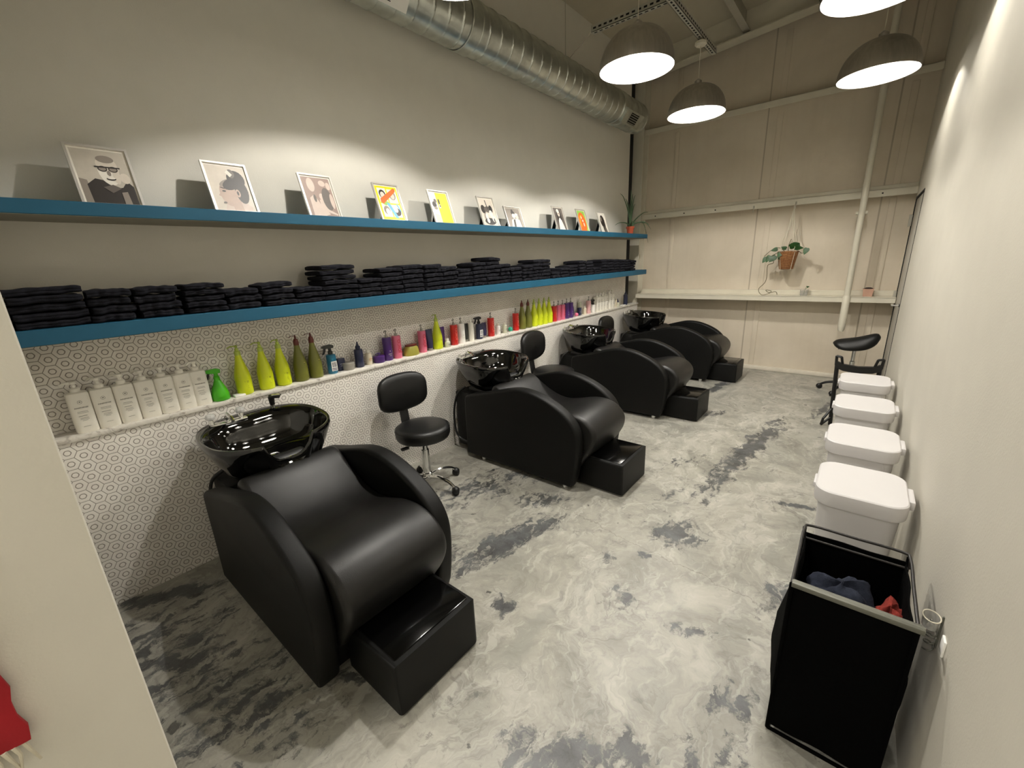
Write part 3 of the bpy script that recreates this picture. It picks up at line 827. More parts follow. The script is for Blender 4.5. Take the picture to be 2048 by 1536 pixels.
# ------------------------------------------------------------------ WHITE LIDDED BINS
def make_bin(loc, label):
    t_ = empty('lidded_bin', loc, 0, label, 'bin', 'white lidded bins along the right wall')
    def rr_(hx, hy, z, r=.07, n=6, ox=0):
        pts = []
        for (sx, sy, a0) in ((1, 1, 0), (-1, 1, 90), (-1, -1, 180), (1, -1, 270)):
            for k in range(n + 1):
                a = math.radians(a0 + 90 * k / n)
                pts.append(Vector((sx * (hx - r) + r * math.cos(a) + ox, sy * (hy - r) + r * math.sin(a), z)))
        return pts
    b = MB(); b.rings([rr_(.105, .13, 0, .05), rr_(.108, .133, .01, .055), rr_(.132, .152, .52, .06), rr_(.135, .155, .54, .06)]); b.build('bin_body', 'bin', t_, ang=50)
    b = MB(); b.rings([rr_(.146, .164, .535, .065), rr_(.148, .166, .545, .067), rr_(.149, .167, .588, .067), rr_(.148, .166, .596, .066), rr_(.143, .161, .600, .062), rr_(.10, .12, .6005, .04)])
    b.build('bin_lid', 'bin', t_, ang=28)
    b = MB(); b.box(.14, .168, -.065, .065, .555, .592, bev=.006); b.build('lid_latch', 'bin', t_)
    b = MB(); b.box(-.158, -.144, -.05, .05, .55, .575, bev=.005); b.build('lid_hinge', 'bin', t_)
    return t_
bn = make_bin((0.115, 2.135, 0), 'white lidded bin directly behind the black laundry hamper')
for y, lab in ((2.72, 'white lidded bin second from the black hamper'), (3.36, 'white lidded bin third from the black hamper'),
               (4.02, 'white lidded bin beside the folded black rack, farthest from the hamper')):
    dup(bn, (0.115, y, 0), 0, lab)

# ------------------------------------------------------------------ LAUNDRY HAMPER
hm = empty('laundry_hamper', (0.105, 1.475, 0), 0, 'tall black fabric laundry hamper on a thin wire frame', 'hamper')
X0, X1, Y0, Y1, HZ = -.14, .135, -.17, .17, .60
b = MB(); b.tube([(X0, Y0, HZ), (X1 + .012, Y0, HZ)], .011, 10); b.box(X0, X1 + .012, Y0 - .012, Y0 + .012, HZ - .006, HZ + .010, bev=.004); b.build('front_bar', 'bar_grey', hm)
b = MB()
loop = smooth_loop([(X0, Y0, HZ), (X0, 0, HZ + .005), (X0, Y1 - .03, HZ + .01), (X0 + .02, Y1, HZ + .012), (0, Y1, HZ + .012), (X1 - .02, Y1, HZ + .012), (X1, Y1 - .03, HZ + .01), (X1, 0, HZ + .005), (X1, Y0, HZ)], 4, False)
b.tube(loop, .0045, 8); b.tube([(X0, Y1 - .035, HZ - .02), (X1, Y1 - .035, HZ - .02)], .004, 8); b.tube([(X0, Y1 - .035, HZ - .02), (X0, Y1 - .03, HZ + .01)], .004, 8); b.tube([(X1, Y1 - .035, HZ - .02), (X1, Y1 - .03, HZ + .01)], .004, 8)
b.build('wire_loop', 'wire_black', hm)
b = MB()
for x in (X0, X1):
    b.tube([(x, Y0, HZ), (x, Y0 + .01, .006)], .006, 8)
    b.tube([(x, Y1, HZ), (x, Y1 - .01, .006)], .006, 8)
b.tube([(X0, Y0 + .01, .006), (X1, Y0 + .01, .006)], .006, 8); b.tube([(X0, Y1 - .01, .006), (X1, Y1 - .01, .006)], .006, 8)
b.tube([(X0, Y0 + .01, .006), (X0, Y1 - .01, .006)], .006, 8); b.tube([(X1, Y0 + .01, .006), (X1, Y1 - .01, .006)], .006, 8)
b.build('leg_frame', 'mesh_bag', hm)
# sagging bag
def bag_ring(z, k, inset=0.0):
    pts = []
    for (x0, y0, x1_, y1_) in ((X0, Y0, X1, Y0), (X1, Y0, X1, Y1), (X1, Y1, X0, Y1), (X0, Y1, X0, Y0)):
        for i in range(12):
            u = i / 12
            x = x0 + (x1_ - x0) * u; y = y0 + (y1_ - y0) * u
            bul = 4 * u * (1 - u)
            nx, ny = (y1_ - y0), -(x1_ - x0); L = math.hypot(nx, ny); nx /= L; ny /= L
            wv_ = math.sin(u * 9 + z * 14) * .004
            amt = (k * bul + wv_ * bul) if abs(ny) < .5 else (.2 * k * bul + wv_ * bul)
            x += nx * (amt - inset); y += ny * (amt - inset)
            pts.append(Vector((x * (1 - .03), y * .97, z)))
    return pts
zs_ = [.03, .06, .14, .24, .32, .40, .48, .55, .585]
ks = [0, .012, .026, .038, .036, .020, .004, -.004, 0]
b = MB(); b.rings([bag_ring(z, k) for z, k in zip(zs_, ks)] + [bag_ring(z, k, .005) for z, k in list(zip(zs_, ks))[::-1][:-1]] )
b.build('bag', 'mesh_bag', hm, ang=60)

def crumpled(name, c, sx, sy, sz, m_, label, seed, group=None, rz=0):
    rnd = random.Random(seed)
    b = MB(); N1, N2 = 30, 22; rings = []
    ph = [rnd.uniform(0, 6) for _ in range(8)]
    for i in range(N2 + 1):
        v = PI * i / N2
        ring = []
        for j in range(N1):
            a = 2 * PI * j / N1
            r = 1 + .16 * math.sin(3 * a + ph[0] + 2 * v) + .10 * math.sin(5 * a + ph[1] - 3 * v) + .07 * math.sin(9 * a + ph[2] + 4 * v) + .10 * math.sin(4 * v + ph[3])
            s_ = max(math.sin(v), .02)
            ring.append(Vector((sx * r * s_ * math.cos(a), sy * r * s_ * math.sin(a), -sz * r * math.cos(v))))
        rings.append(ring)
    b.rings(rings); o = b.build(name, m_, ang=80); o.location = c; o.rotation_euler = (0, 0, rz)
    return tag(o, label, 'towel', group)
crumpled('towel', (.085, 1.44, .50), .105, .07, .062, 'towel_navy', 'crumpled navy towel lying on top in the black hamper', 3, rz=.5)
crumpled('towel', (.175, 1.36, .475), .055, .05, .05, 'towel_navy', 'small crumpled navy cloth beside the red towel in the hamper', 8, rz=.2)
crumpled('towel', (.200, 1.445, .485), .035, .075, .05, 'towel_red', 'crumpled red towel sticking out of the black hamper', 5, rz=-.3)

# wall bracket with a clear cup, and the small wall plate
hk = empty('wall_cup_holder', (XR, 1.41, 0.580), 0, 'clear cup holder on the right wall beside the hamper', 'cup holder'); hk.scale = (.52, .52, .52)
b = MB(); pts = [(-.045 + .035 * math.cos(2 * PI * k / 24), .05 * math.sin(2 * PI * k / 24), 0) for k in range(25)]
b.tube(pts, .003, 8); b.build('ring', 'cord', hk)
b = MB(); b.lathe([(.026, -.06), (.031, -.058), (.034, -.002), (.032, -.002), (.029, -.055), (.004, -.055)], (-.045, 0, 0), 24, sy=1.38); b.build('cup', 'cup', hk)
b = MB()
for k in range(9):
    b.box(-.06 + (k % 3) * .014, -.05 + (k % 3) * .014, -.02 + (k // 3) * .014, -.014 + (k // 3) * .014, -.054, -.035 + .003 * (k % 4), bev=.001, rot=Matrix.Rotation(k * .7, 3, 'Z'))
b.build('clips', 'chrome', hk)
b = MB(); pts = [(-.03 - .02 * math.cos(k * .5), -.0 + .028 * math.sin(k * .5), -.07 - k * .0035) for k in range(38)]
b.tube(pts, .0045, 6); b.tube([(-.002, 0, -.18), (-.002, 0, .02)], .006, 8); b.build('coil', 'bar_grey', hk)
b = MB(); b.box(-.006, 0, -.016, .016, -.024, .024, bev=.002)
o = b.build('wall_plate', 'white_in'); o.location = (XR, 1.345, 0.548); tag(o, 'small white wall plate on the right wall below the cup holder', 'outlet')

# red cloth on the partition
rc = empty('red_wall_hanging', (-1.094, -0.26, 0.73), 0, 'red cloth hanging on the partition at the lower left corner', 'wall hanging')
b = MB(); rings = []
for i in range(15):
    z = .0 + .42 * i / 14
    ring = []
    for j in range(24):
        y = -.13 + .243 * j / 23 + (.004 * math.sin(i * 1.9) if j == 23 else 0)
        ring.append(Vector((.008 + .003 * math.sin(j * .9 + i * .2), y, z)))
    ring += [Vector((.0015, v.y, v.z)) for v in reversed(ring)]
    rings.append(ring)
b.rings(rings); b.build('cloth', 'red_cloth', rc)
b = MB()
for j in range(20):
    y = -.125 + .012 * j
    b.tube([(.006, y, 0), (.008, y + .004, -.02), (.006, y + (.01 if j % 2 else -.002), -.055)], .004, 6, .002)
b.build('fringe', 'cord', rc)

# ------------------------------------------------------------------ PICTURE FRAMES on the upper shelf
ART = {}
def art_mat(nm, c):
    if nm not in ART: ART[nm] = mat('print_' + nm, srgb(*c), 0.45, var=0.03, vscale=30)
    return ART[nm]
PAL = dict(dark=(44, 38, 34), black=(20, 18, 18), grey=(138, 128, 118), pale=(212, 202, 188), white=(232, 226, 214), sepia=(150, 128, 118), sepial=(206, 188, 176),
           orange=(236, 108, 44), yellow=(242, 214, 30), lemon=(232, 226, 120), blue=(108, 176, 206), green=(146, 190, 84), mid=(96, 88, 82), skin=(188, 164, 150), backdrop=(190, 182, 168))
def E_(cx, cy, rx, ry, c, rot=0, n=20): 
    return (c, [(cx + rx * math.cos(a) * math.cos(rot) - ry * math.sin(a) * math.sin(rot), cy + rx * math.cos(a) * math.sin(rot) + ry * math.sin(a) * math.cos(rot)) for a in [2 * PI * k / n for k in range(n)]])
def Q_(c, *p): return (c, list(p))
pictures = [
 # man with glasses, hand at his ear, dark jacket
 ('backdrop', [Q_('grey', (0, .0), (0, .45), (.14, .42), (.2, 0)), Q_('dark', (.14, 0), (.12, .34), (.3, .46), (.44, .44), (.62, .3), (.78, .32), (.9, .45), (1, .35), (1, 0)),
           E_(.6, .62, .2, .27, 'white'), E_(.6, .74, .2, .15, 'pale'), E_(.6, .84, .17, .07, 'grey'), E_(.73, .56, .07, .18, 'pale'), E_(.88, .5, .1, .1, 'pale'), E_(.5, .655, .09, .055, 'dark'), E_(.7, .655, .09, .055, 'dark'), E_(.5, .655, .07, .038, 'grey'), E_(.7, .655, .07, .038, 'grey'),
           Q_('dark', (.36, .70), (.36, .675), (.84, .675), (.84, .70)), E_(.6, .575, .035, .05, 'grey'), E_(.61, .47, .09, .03, 'dark'), E_(.61, .485, .08, .02, 'white'), Q_('grey', (.72, 0), (.72, .22), (.84, .24), (.86, 0)), Q_('mid', (.4, .3), (.55, .2), (.75, .3), (.6, .36))]),
 # profile of a woman with piled up dark hair
 ('pale', [Q_('sepial', (.2, 0), (.28, .18), (.5, .2), (.7, .25), (.95, .1), (.95, 0)), E_(.4, .36, .22, .27, 'skin', .2), Q_('skin', (.22, .42), (.13, .33), (.24, .28)), Q_('skin', (.42, .2), (.44, 0), (.7, 0), (.66, .3)), E_(.42, .62, .2, .07, 'grey', .35), E_(.72, .72, .24, .2, 'dark'), E_(.78, .45, .18, .28, 'dark'), E_(.56, .60, .26, .12, 'dark', .3), E_(.62, .84, .1, .1, 'mid'),
           Q_('white', (.48, .86), (.56, .92), (.66, .82), (.58, .76)), E_(.66, .4, .065, .09, 'skin'), E_(.66, .4, .03, .05, 'dark'), E_(.3, .43, .05, .02, 'dark'), E_(.28, .5, .07, .012, 'dark', -.2), E_(.24, .17, .045, .022, 'mid')]),
 # sepia crowd on a street
 ('sepia', [E_(.28, .8, .13, .18, 'sepial'), E_(.7, .86, .12, .08, 'sepial'), E_(.9, .8, .08, .1, 'sepial'), Q_('sepial', (.1, .0), (.12, .45), (.3, .55), (.5, .2), (.7, .05), (.5, 0)), E_(.55, .5, .08, .09, 'sepial'), Q_('sepial', (.42, .12), (.45, .42), (.62, .44), (.7, .15)),
            E_(.3, .45, .05, .1, 'mid'), E_(.75, .45, .18, .3, 'mid'), E_(.9, .4, .07, .2, 'sepial'), Q_('sepial', (.55, .12), (.95, .02), (.98, .06), (.6, .2))]),
 # four panels with an orange capsule across
 ('yellow', [Q_('white', (.08, .52), (.08, .94), (.46, .94), (.46, .52)), Q_('white', (.52, .50), (.52, .92), (.94, .92), (.94, .50)), Q_('white', (.08, .08), (.08, .48), (.48, .48), (.48, .08)), Q_('white', (.52, .08), (.52, .46), (.94, .46), (.94, .08)),
             E_(.27, .76, .15, .13, 'dark'), E_(.27, .73, .1, .1, 'pale'), E_(.72, .74, .15, .14, 'grey'), E_(.72, .72, .1, .1, 'pale'), E_(.27, .28, .14, .13, 'grey'), E_(.3, .24, .09, .1, 'white'), E_(.74, .24, .17, .12, 'dark'), E_(.7, .3, .1, .08, 'white'),
             Q_('green', (.08, .5), (.3, .6), (.48, .5), (.3, .42)), Q_('blue', (.34, .5), (.48, .5), (.74, .05), (.6, .05)), Q_('blue', (.82, .5), (.94, .3), (.94, .2), (.78, .46)),
             Q_('orange', (.10, .52), (.20, .46), (.90, .86), (.92, .94), (.84, .96), (.12, .62))]),
 # yellow field with black lettering strip
 ('yellow', [Q_('white', (0, 0), (0, 1), (.34, 1), (.34, 0)), E_(.15, .6, .12, .1, 'dark'), E_(.24, .72, .08, .07, 'mid'), E_(.18, .48, .1, .05, 'grey'), Q_('pale', (0, 0), (0, .3), (.3, .25), (.34, 0)), E_(.45, .7, .05, .1, 'dark'), E_(.44, .55, .06, .07, 'white'), E_(.46, .56, .03, .04, 'dark')]),
 # black and white group under a palm
 ('pale', [E_(.2, .6, .16, .16, 'dark'), E_(.55, .6, .3, .12, 'mid'), Q_('dark', (.44, .95), (.5, .95), (.56, .6), (.5, .6)), E_(.75, .62, .13, .15, 'black'), E_(.3, .3, .16, .18, 'grey'), E_(.34, .34, .1, .12, 'white'), E_(.68, .45, .12, .13, 'white'), E_(.5, .15, .4, .13, 'black'), E_(.36, .18, .1, .1, 'white'), E_(.8, .25, .12, .12, 'white'), E_(.82, .2, .05, .08, 'dark')]),
 # couple, one wearing a tall dark hat
 ('grey', [E_(.48, .76, .13, .09, 'dark'), E_(.46, .84, .08, .1, 'dark'), E_(.5, .6, .12, .12, 'white'), E_(.72, .55, .1, .14, 'pale'), Q_('white', (.2, 0), (.3, .38), (.5, .46), (.85, .4), (.92, 0)), Q_('dark', (.36, .0), (.42, .4), (.55, .42), (.5, 0)), E_(.7, .68, .11, .07, 'white')]),
 # woman in a white gown, dark veil of hair
 ('mid', [E_(.5, .55, .3, .4, 'dark'), E_(.5, .75, .13, .15, 'pale'), Q_('white', (.2, 0), (.34, .42), (.5, .56), (.68, .42), (.84, 0)), E_(.46, .86, .14, .09, 'white'), E_(.5, .74, .04, .03, 'dark')]),
 # orange disc on green
 ('green', [E_(.45, .42, .46, .5, 'orange'), E_(.45, .42, .3, .36, 'yellow'), E_(.5, .4, .3, .36, 'orange'), E_(.42, .66, .07, .07, 'white'), E_(.52, .5, .08, .06, 'white'), E_(.58, .32, .06, .1, 'white'), Q_('orange', (0, 0), (0, .3), (.6, .05), (.9, 0))]),
 # long dark hair seen from the side
 ('white', [E_(.52, .58, .3, .32, 'dark', -.3), E_(.62, .3, .2, .34, 'dark', -.2), E_(.38, .68, .1, .12, 'grey'), Q_('mid', (.5, 0), (.6, .3), (.8, .3), (.92, 0))]),
]
flabs = ['silver picture frame showing a smiling person with dark glasses, first from the partition', 'silver picture frame showing a profile with piled-up dark hair',
         'silver picture frame holding a brownish sepia crowd picture', 'silver picture frame with an orange bar across four faces', 'silver picture frame with a broad yellow field',
         'silver picture frame with a black and white group under a dark trunk', 'silver picture frame lower than the others with a couple and tall hat',
         'silver picture frame with a figure in a white gown on dark ground', 'silver picture frame with an orange disc on green', 'silver picture frame beside the aloe, dark hair on white']
fy = [.446, .927, 1.405, 1.90, 2.37, 2.905, 3.25, 4.04, 4.52, 5.01]
for i, (y, (bg, shapes)) in enumerate(zip(fy, pictures)):
    fw, fh = (.205, .262) if i != 6 else (.24, .20)
    t_ = empty('picture_frame', (-2.565, y, 1.851), 0, flabs[i], 'picture frame', 'silver picture frames on the upper shelf')
    lean = math.radians(19); up = Vector((-math.sin(lean), 0, math.cos(lean))); out = Vector((math.cos(lean), 0, math.sin(lean)))
    # seen from the room, the left side of a picture is the -y side
    def W(u, v, d): return Vector((0, (u - .5) * fw, 0)) + up * (v * fh) + out * d
    def slab(mb, u0, u1, v0, v1, d0, d1):
        mb._take([W(u0, v0, d0), W(u1, v0, d0), W(u1, v1, d0), W(u0, v1, d0), W(u0, v0, d1), W(u1, v0, d1), W(u1, v1, d1), W(u0, v1, d1)],
                 [(3, 2, 1, 0), (4, 5, 6, 7), (0, 1, 5, 4), (1, 2, 6, 5), (2, 3, 7, 6), (3, 0, 4, 7)])
    bu, bv = .009 / fw, .009 / fh
    b = MB(); slab(b, 0, bu, 0, 1, -.004, .010); slab(b, 1 - bu, 1, 0, 1, -.004, .010); slab(b, bu, 1 - bu, 0, bv, -.004, .010); slab(b, bu, 1 - bu, 1 - bv, 1, -.004, .010)
    b.build('frame_border', 'frame_silver', t_, smooth=False)
    b = MB(); slab(b, bu, 1 - bu, bv, 1 - bv, -.002, .002); pr = b.build('print', art_mat('white', PAL['white']), t_, smooth=False)
    mg = .06
    u0, u1, v0, v1 = bu + .035, 1 - bu - .035, bv + .01, 1 - bv - .03
    cols = [bg]; 
    for (c, p) in shapes:
        if c not in cols: cols.append(c)
    b = MB(); b.mi = 0; slab(b, u0, u1, v0, v1, .002, .0022)
    for k, (c, p) in enumerate(shapes):
        b.mi = cols.index(c)
        d = .0024 + k * .00012
        pp_ = [(max(0, min(1, x)), max(0, min(1, z))) for x, z in p]
        b.poly([W(u0 + x * (u1 - u0), v0 + z * (v1 - v0), d) for x, z in pp_])
    b.build('artwork', [art_mat(c, PAL[c]) for c in cols], pr, smooth=False)
    # easel back leg
    b = MB(); s0 = .27
    A_ = up * (.78 * fh) - out * .004
    foot = Vector((-.125, 0, 0.0))
    pts = [A_ + Vector((0, -.018, 0)), A_ + Vector((0, .018, 0)), foot + Vector((0, .035, 0)), foot + Vector((0, -.035, 0))]
    b._take(pts + [p + Vector((-.003, 0, 0.002)) for p in pts], [(0, 1, 2, 3), (7, 6, 5, 4), (0, 1, 5, 4), (1, 2, 6, 5), (2, 3, 7, 6), (3, 0, 4, 7)])
    slab(b, .03, .97, .03, .97, -.0045, -.002)
    b.build('easel_back', 'easel', t_, smooth=False)

# ------------------------------------------------------------------ ALOE on the upper shelf
al = empty('potted_aloe', (-2.57, 5.74, 1.850), 0, 'spiky aloe in a small terracotta pot at the end of the upper shelf', 'plant')
b = MB(); b.lathe([(.038, 0), (.046, .075), (.054, .075), (.055, .10), (.048, .10), (.046, .09), (.01, .088)], seg=24); b.build('pot', 'terracotta', al)
b = MB(); b.lathe([(.047, .088), (.01, .094)], seg=18); b.build('soil', 'soil', al)
rnd = random.Random(11)
leaves = [(-150, .16, .36), (-75, .05, .46), (20, .05, .40), (80, .03, .42), (-100, .30, .40), (95, .14, .30), (140, .34, .05), (-60, .36, -.02), (-115, .38, .02), (25, .27, -.04), (78, .43, -.20), (-20, .3, .16), (180, .1, .3), (30, .25, .02)]
b = MB()
for (az, reach, rise) in leaves:
    a = math.radians(az); ca, sa = math.cos(a), math.sin(a)
    if ca < 0: ca *= .35
    pts = smooth_loop([(0, 0, .09), (reach * .25 * ca, reach * .25 * sa, .09 + max(rise, .10) * .5), (reach * .7 * ca, reach * .7 * sa, .09 + max(rise, .04) * .85 + .02), (reach * ca, reach * sa, .09 + rise)], 5, False)
    b.tube(pts, .011, 7, .0015)
b.build('foliage', 'aloe', al)

# ------------------------------------------------------------------ TOWEL STACKS on the lower shelf
def towel_mesh(seed):
    rnd = random.Random(seed)
    b = MB(); rings = []
    W2, D2, T2 = .080, .105, .0145
    p = [rnd.uniform(0, 6) for _ in range(6)]
    n = 28
    for i in range(25):
        u = -1 + 2 * i / 24
        e = max(.03, 1 - abs(u) ** 26) ** .5
        ring = []
        for j in range(n):
            a = 2 * PI * j / n
            ca, sa = math.cos(a), math.sin(a)
            q = (abs(ca) ** 7 + abs(sa) ** 7) ** (-1 / 7)
            x = D2 * ca * q * (.94 + .06 * e)
            th = T2 * sa * q * (.80 + .20 * e)
            # crease lines of the fold at the front and back edge
            if abs(sa) < .35: x *= 1 - .02 * math.cos(sa * 9)
            z = th + .0014 * math.sin(5 * u + p[0]) + .0010 * math.sin(9 * u + p[1] + 3 * ca) + .0022 * math.sin(2 * u + p[2])
            x += .005 * math.sin(5 * u + p[3]) + .003 * math.sin(13 * u + p[5])
            y = u * W2 + .003 * math.sin(3 * ca + p[4])
            ring.append(Vector((x, y, z + T2)))
        rings.append(ring)
    b.rings(rings)
    return b
tmeshes = []
for k in range(5):
    o = towel_mesh(40 + k).build('folded_towel', 'towel', ang=60); tmeshes.append(o.data); bpy.data.objects.remove(o)
TS = [(0.035, .255, .159), (.261, .406, .138), (.418, .574, .139), (.594, .767, .141), (.767, .927, .105), (.935, 1.103, .125), (1.112, 1.279, .089), (1.276, 1.5, .207), (1.5, 1.675, .116),
      (1.679, 1.86, .176), (1.86, 2.039, .19), (2.058, 2.221, .188), (2.221, 2.385, .165), (2.385, 2.551, .144), (2.562, 2.729, .189), (2.729, 2.907, .226), (2.914, 3.048, .168),
      (3.055, 3.212, .132), (3.228, 3.387, .149), (3.387, 3.531, .192), (3.531, 3.682, .193), (3.71, 3.87, .07), (3.88, 4.05, .10), (4.06, 4.22, .12), (4.25, 4.41, .165), (4.42, 4.58, .15),
      (4.60, 4.77, .078), (4.79, 4.95, .168), (4.96, 5.12, .165), (5.13, 5.28, .16), (5.29, 5.44, .155), (5.45, 5.62, .15), (5.63, 5.79, .138)]
ORD = ['first', 'second', 'third', 'fourth', 'fifth', 'sixth', 'seventh', 'eighth', 'ninth', 'tenth', 'eleventh', 'twelfth', 'thirteenth', 'fourteenth', 'fifteenth', 'sixteenth', 'seventeenth',
       'eighteenth', 'nineteenth', 'twentieth', 'twenty-first', 'twenty-second', 'twenty-third', 'twenty-fourth', 'twenty-fifth', 'twenty-sixth', 'twenty-seventh', 'twenty-eighth', 'twenty-ninth', 'thirtieth',
       'thirty-first', 'thirty-second', 'thirty-third']
rnd = random.Random(5)
for si, (ya, yb, h) in enumerate(TS):
    n = max(2, round(h / .031)); th = h / n
    for k in range(n):
        o = bpy.data.objects.new('folded_towel', tmeshes[rnd.randrange(5)]); C.objects.link(o)
        w_ = (yb - ya) / .160
        o.scale = (1.0 + rnd.uniform(-.03, .03), w_ * rnd.uniform(.93, 1.0), th / .0315)
        top_ = k == n - 1
        tilt = 0
        if top_ and si in (5, 12, 15, 19, 21): tilt = math.radians(rnd.choice((-4, 4)))
        o.location = (-2.592 + rnd.uniform(-.008, .008), (ya + yb) / 2 + rnd.uniform(-.005, .005), 1.3725 + k * th)
        o.rotation_euler = (tilt, 0, math.radians(rnd.uniform(-3.5, 3.5)) + (math.radians(8) if top_ and si in (8, 13, 15, 24) else 0))
        pos = 'topmost' if top_ else ('bottom' if k == 0 else ORD[k] + ' from the bottom')
        tag(o, f'folded black towel, {pos} in the {ORD[si]} stack from the partition', 'towel', 'folded black towels on the lower shelf')

# ------------------------------------------------------------------ BOTTLES on the ledge
BM = {}
def bm_(nm, c, rough=.35, **k):
    if nm not in BM: BM[nm] = mat('plastic_' + nm, srgb(*c), rough, var=0.03, **k)
    return BM[nm]
COLS = dict(white=(244, 240, 228), cream=(216, 206, 184), yellow=(206, 218, 30), olive=(112, 114, 44), purple=(72, 38, 108), pink=(214, 108, 136), red=(192, 30, 22), navy=(38, 44, 72), blue=(40, 118, 150),
            green=(70, 176, 22), silver=(150, 146, 136), gold=(148, 142, 58), maroon=(96, 34, 22), clear=(206, 206, 184), darkgrey=(48, 50, 46), palepink=(226, 178, 178), orange=(228, 158, 74),
            teal=(40, 160, 132), black=(20, 20, 22), clearyellow=(178, 196, 84), ink=(96, 90, 84), indigo=(44, 42, 78), brightwhite=(246, 244, 238), inkdark=(52, 48, 30), wordred=(232, 132, 116), wordgold=(190, 174, 96))
for k_, v_ in COLS.items(): bm_(k_, v_, rough=.5 if k_ in ('white', 'cream') else .3)
def dashes(parent, w, spec, x, m_, name='label_lines'):
    """small printed lines: spec = [(z, width fraction, height)]"""
    b = MB()
    for (z, wf, hh, off) in spec:
        b.box(x, x + .0006, (-.5 * wf + off) * w, (.5 * wf + off) * w, z - hh / 2, z + hh / 2)
    return b.build(name, BM[m_], parent, smooth=False)
TXT = {}
def text(parent, s, size, loc, m_, vertical=False):
    cu = bpy.data.curves.new('lettering', 'FONT'); cu.body = s; cu.size = size; cu.align_x = 'CENTER'; cu.align_y = 'CENTER'; cu.extrude = .0002
    cu.materials.append(BM[m_]); o = bpy.data.objects.new('lettering', cu); C.objects.link(o); o.parent = parent
    # facing +x: text x axis -> +y, text y axis -> +z
    R_ = Matrix(((0, 0, 1), (1, 0, 0), (0, 1, 0)))
    if vertical: R_ = R_ @ Matrix.Rotation(PI / 2, 3, 'Z')
    me = TXT.get((s, size, m_))
    if me is None:
        bpy.context.view_layer.update()
        me = bpy.data.meshes.new_from_object(o.evaluated_get(bpy.context.evaluated_depsgraph_get())); TXT[(s, size, m_)] = me
    bpy.data.objects.remove(o); o = bpy.data.objects.new('lettering', me); C.objects.link(o); o.parent = parent
    o.rotation_euler = R_.to_euler(); o.location = loc; return o
def pump(parent, z, m_, r=.012, h=.05, nozzle=.045, az=-70, down=.004, name='pump', parts=True):
    a = math.radians(az)
    b = MB(); b.lathe([(r, 0), (r, .014), (r * .8, .018), (r * .42, .020), (r * .38, h - .012), (r * .75, h - .010), (r * .75, h), (r * .3, h + .003)], (0, 0, z), 16)
    b.tube([(0, 0, z + h - .004), (nozzle * .6 * math.cos(a), nozzle * .6 * math.sin(a), z + h - .001), (nozzle * math.cos(a), nozzle * math.sin(a), z + h - down - .006)], r * .33, 8)
    return b.build(name, BM[m_], parent)
def prof_round(r, h, sh=.012, neck=.012):
    return [(r * .9, 0), (r, .004), (r, h - sh), (r * .96, h - sh * .4), (r * .80, h - .002), (neck, h)]
Yspots = {}
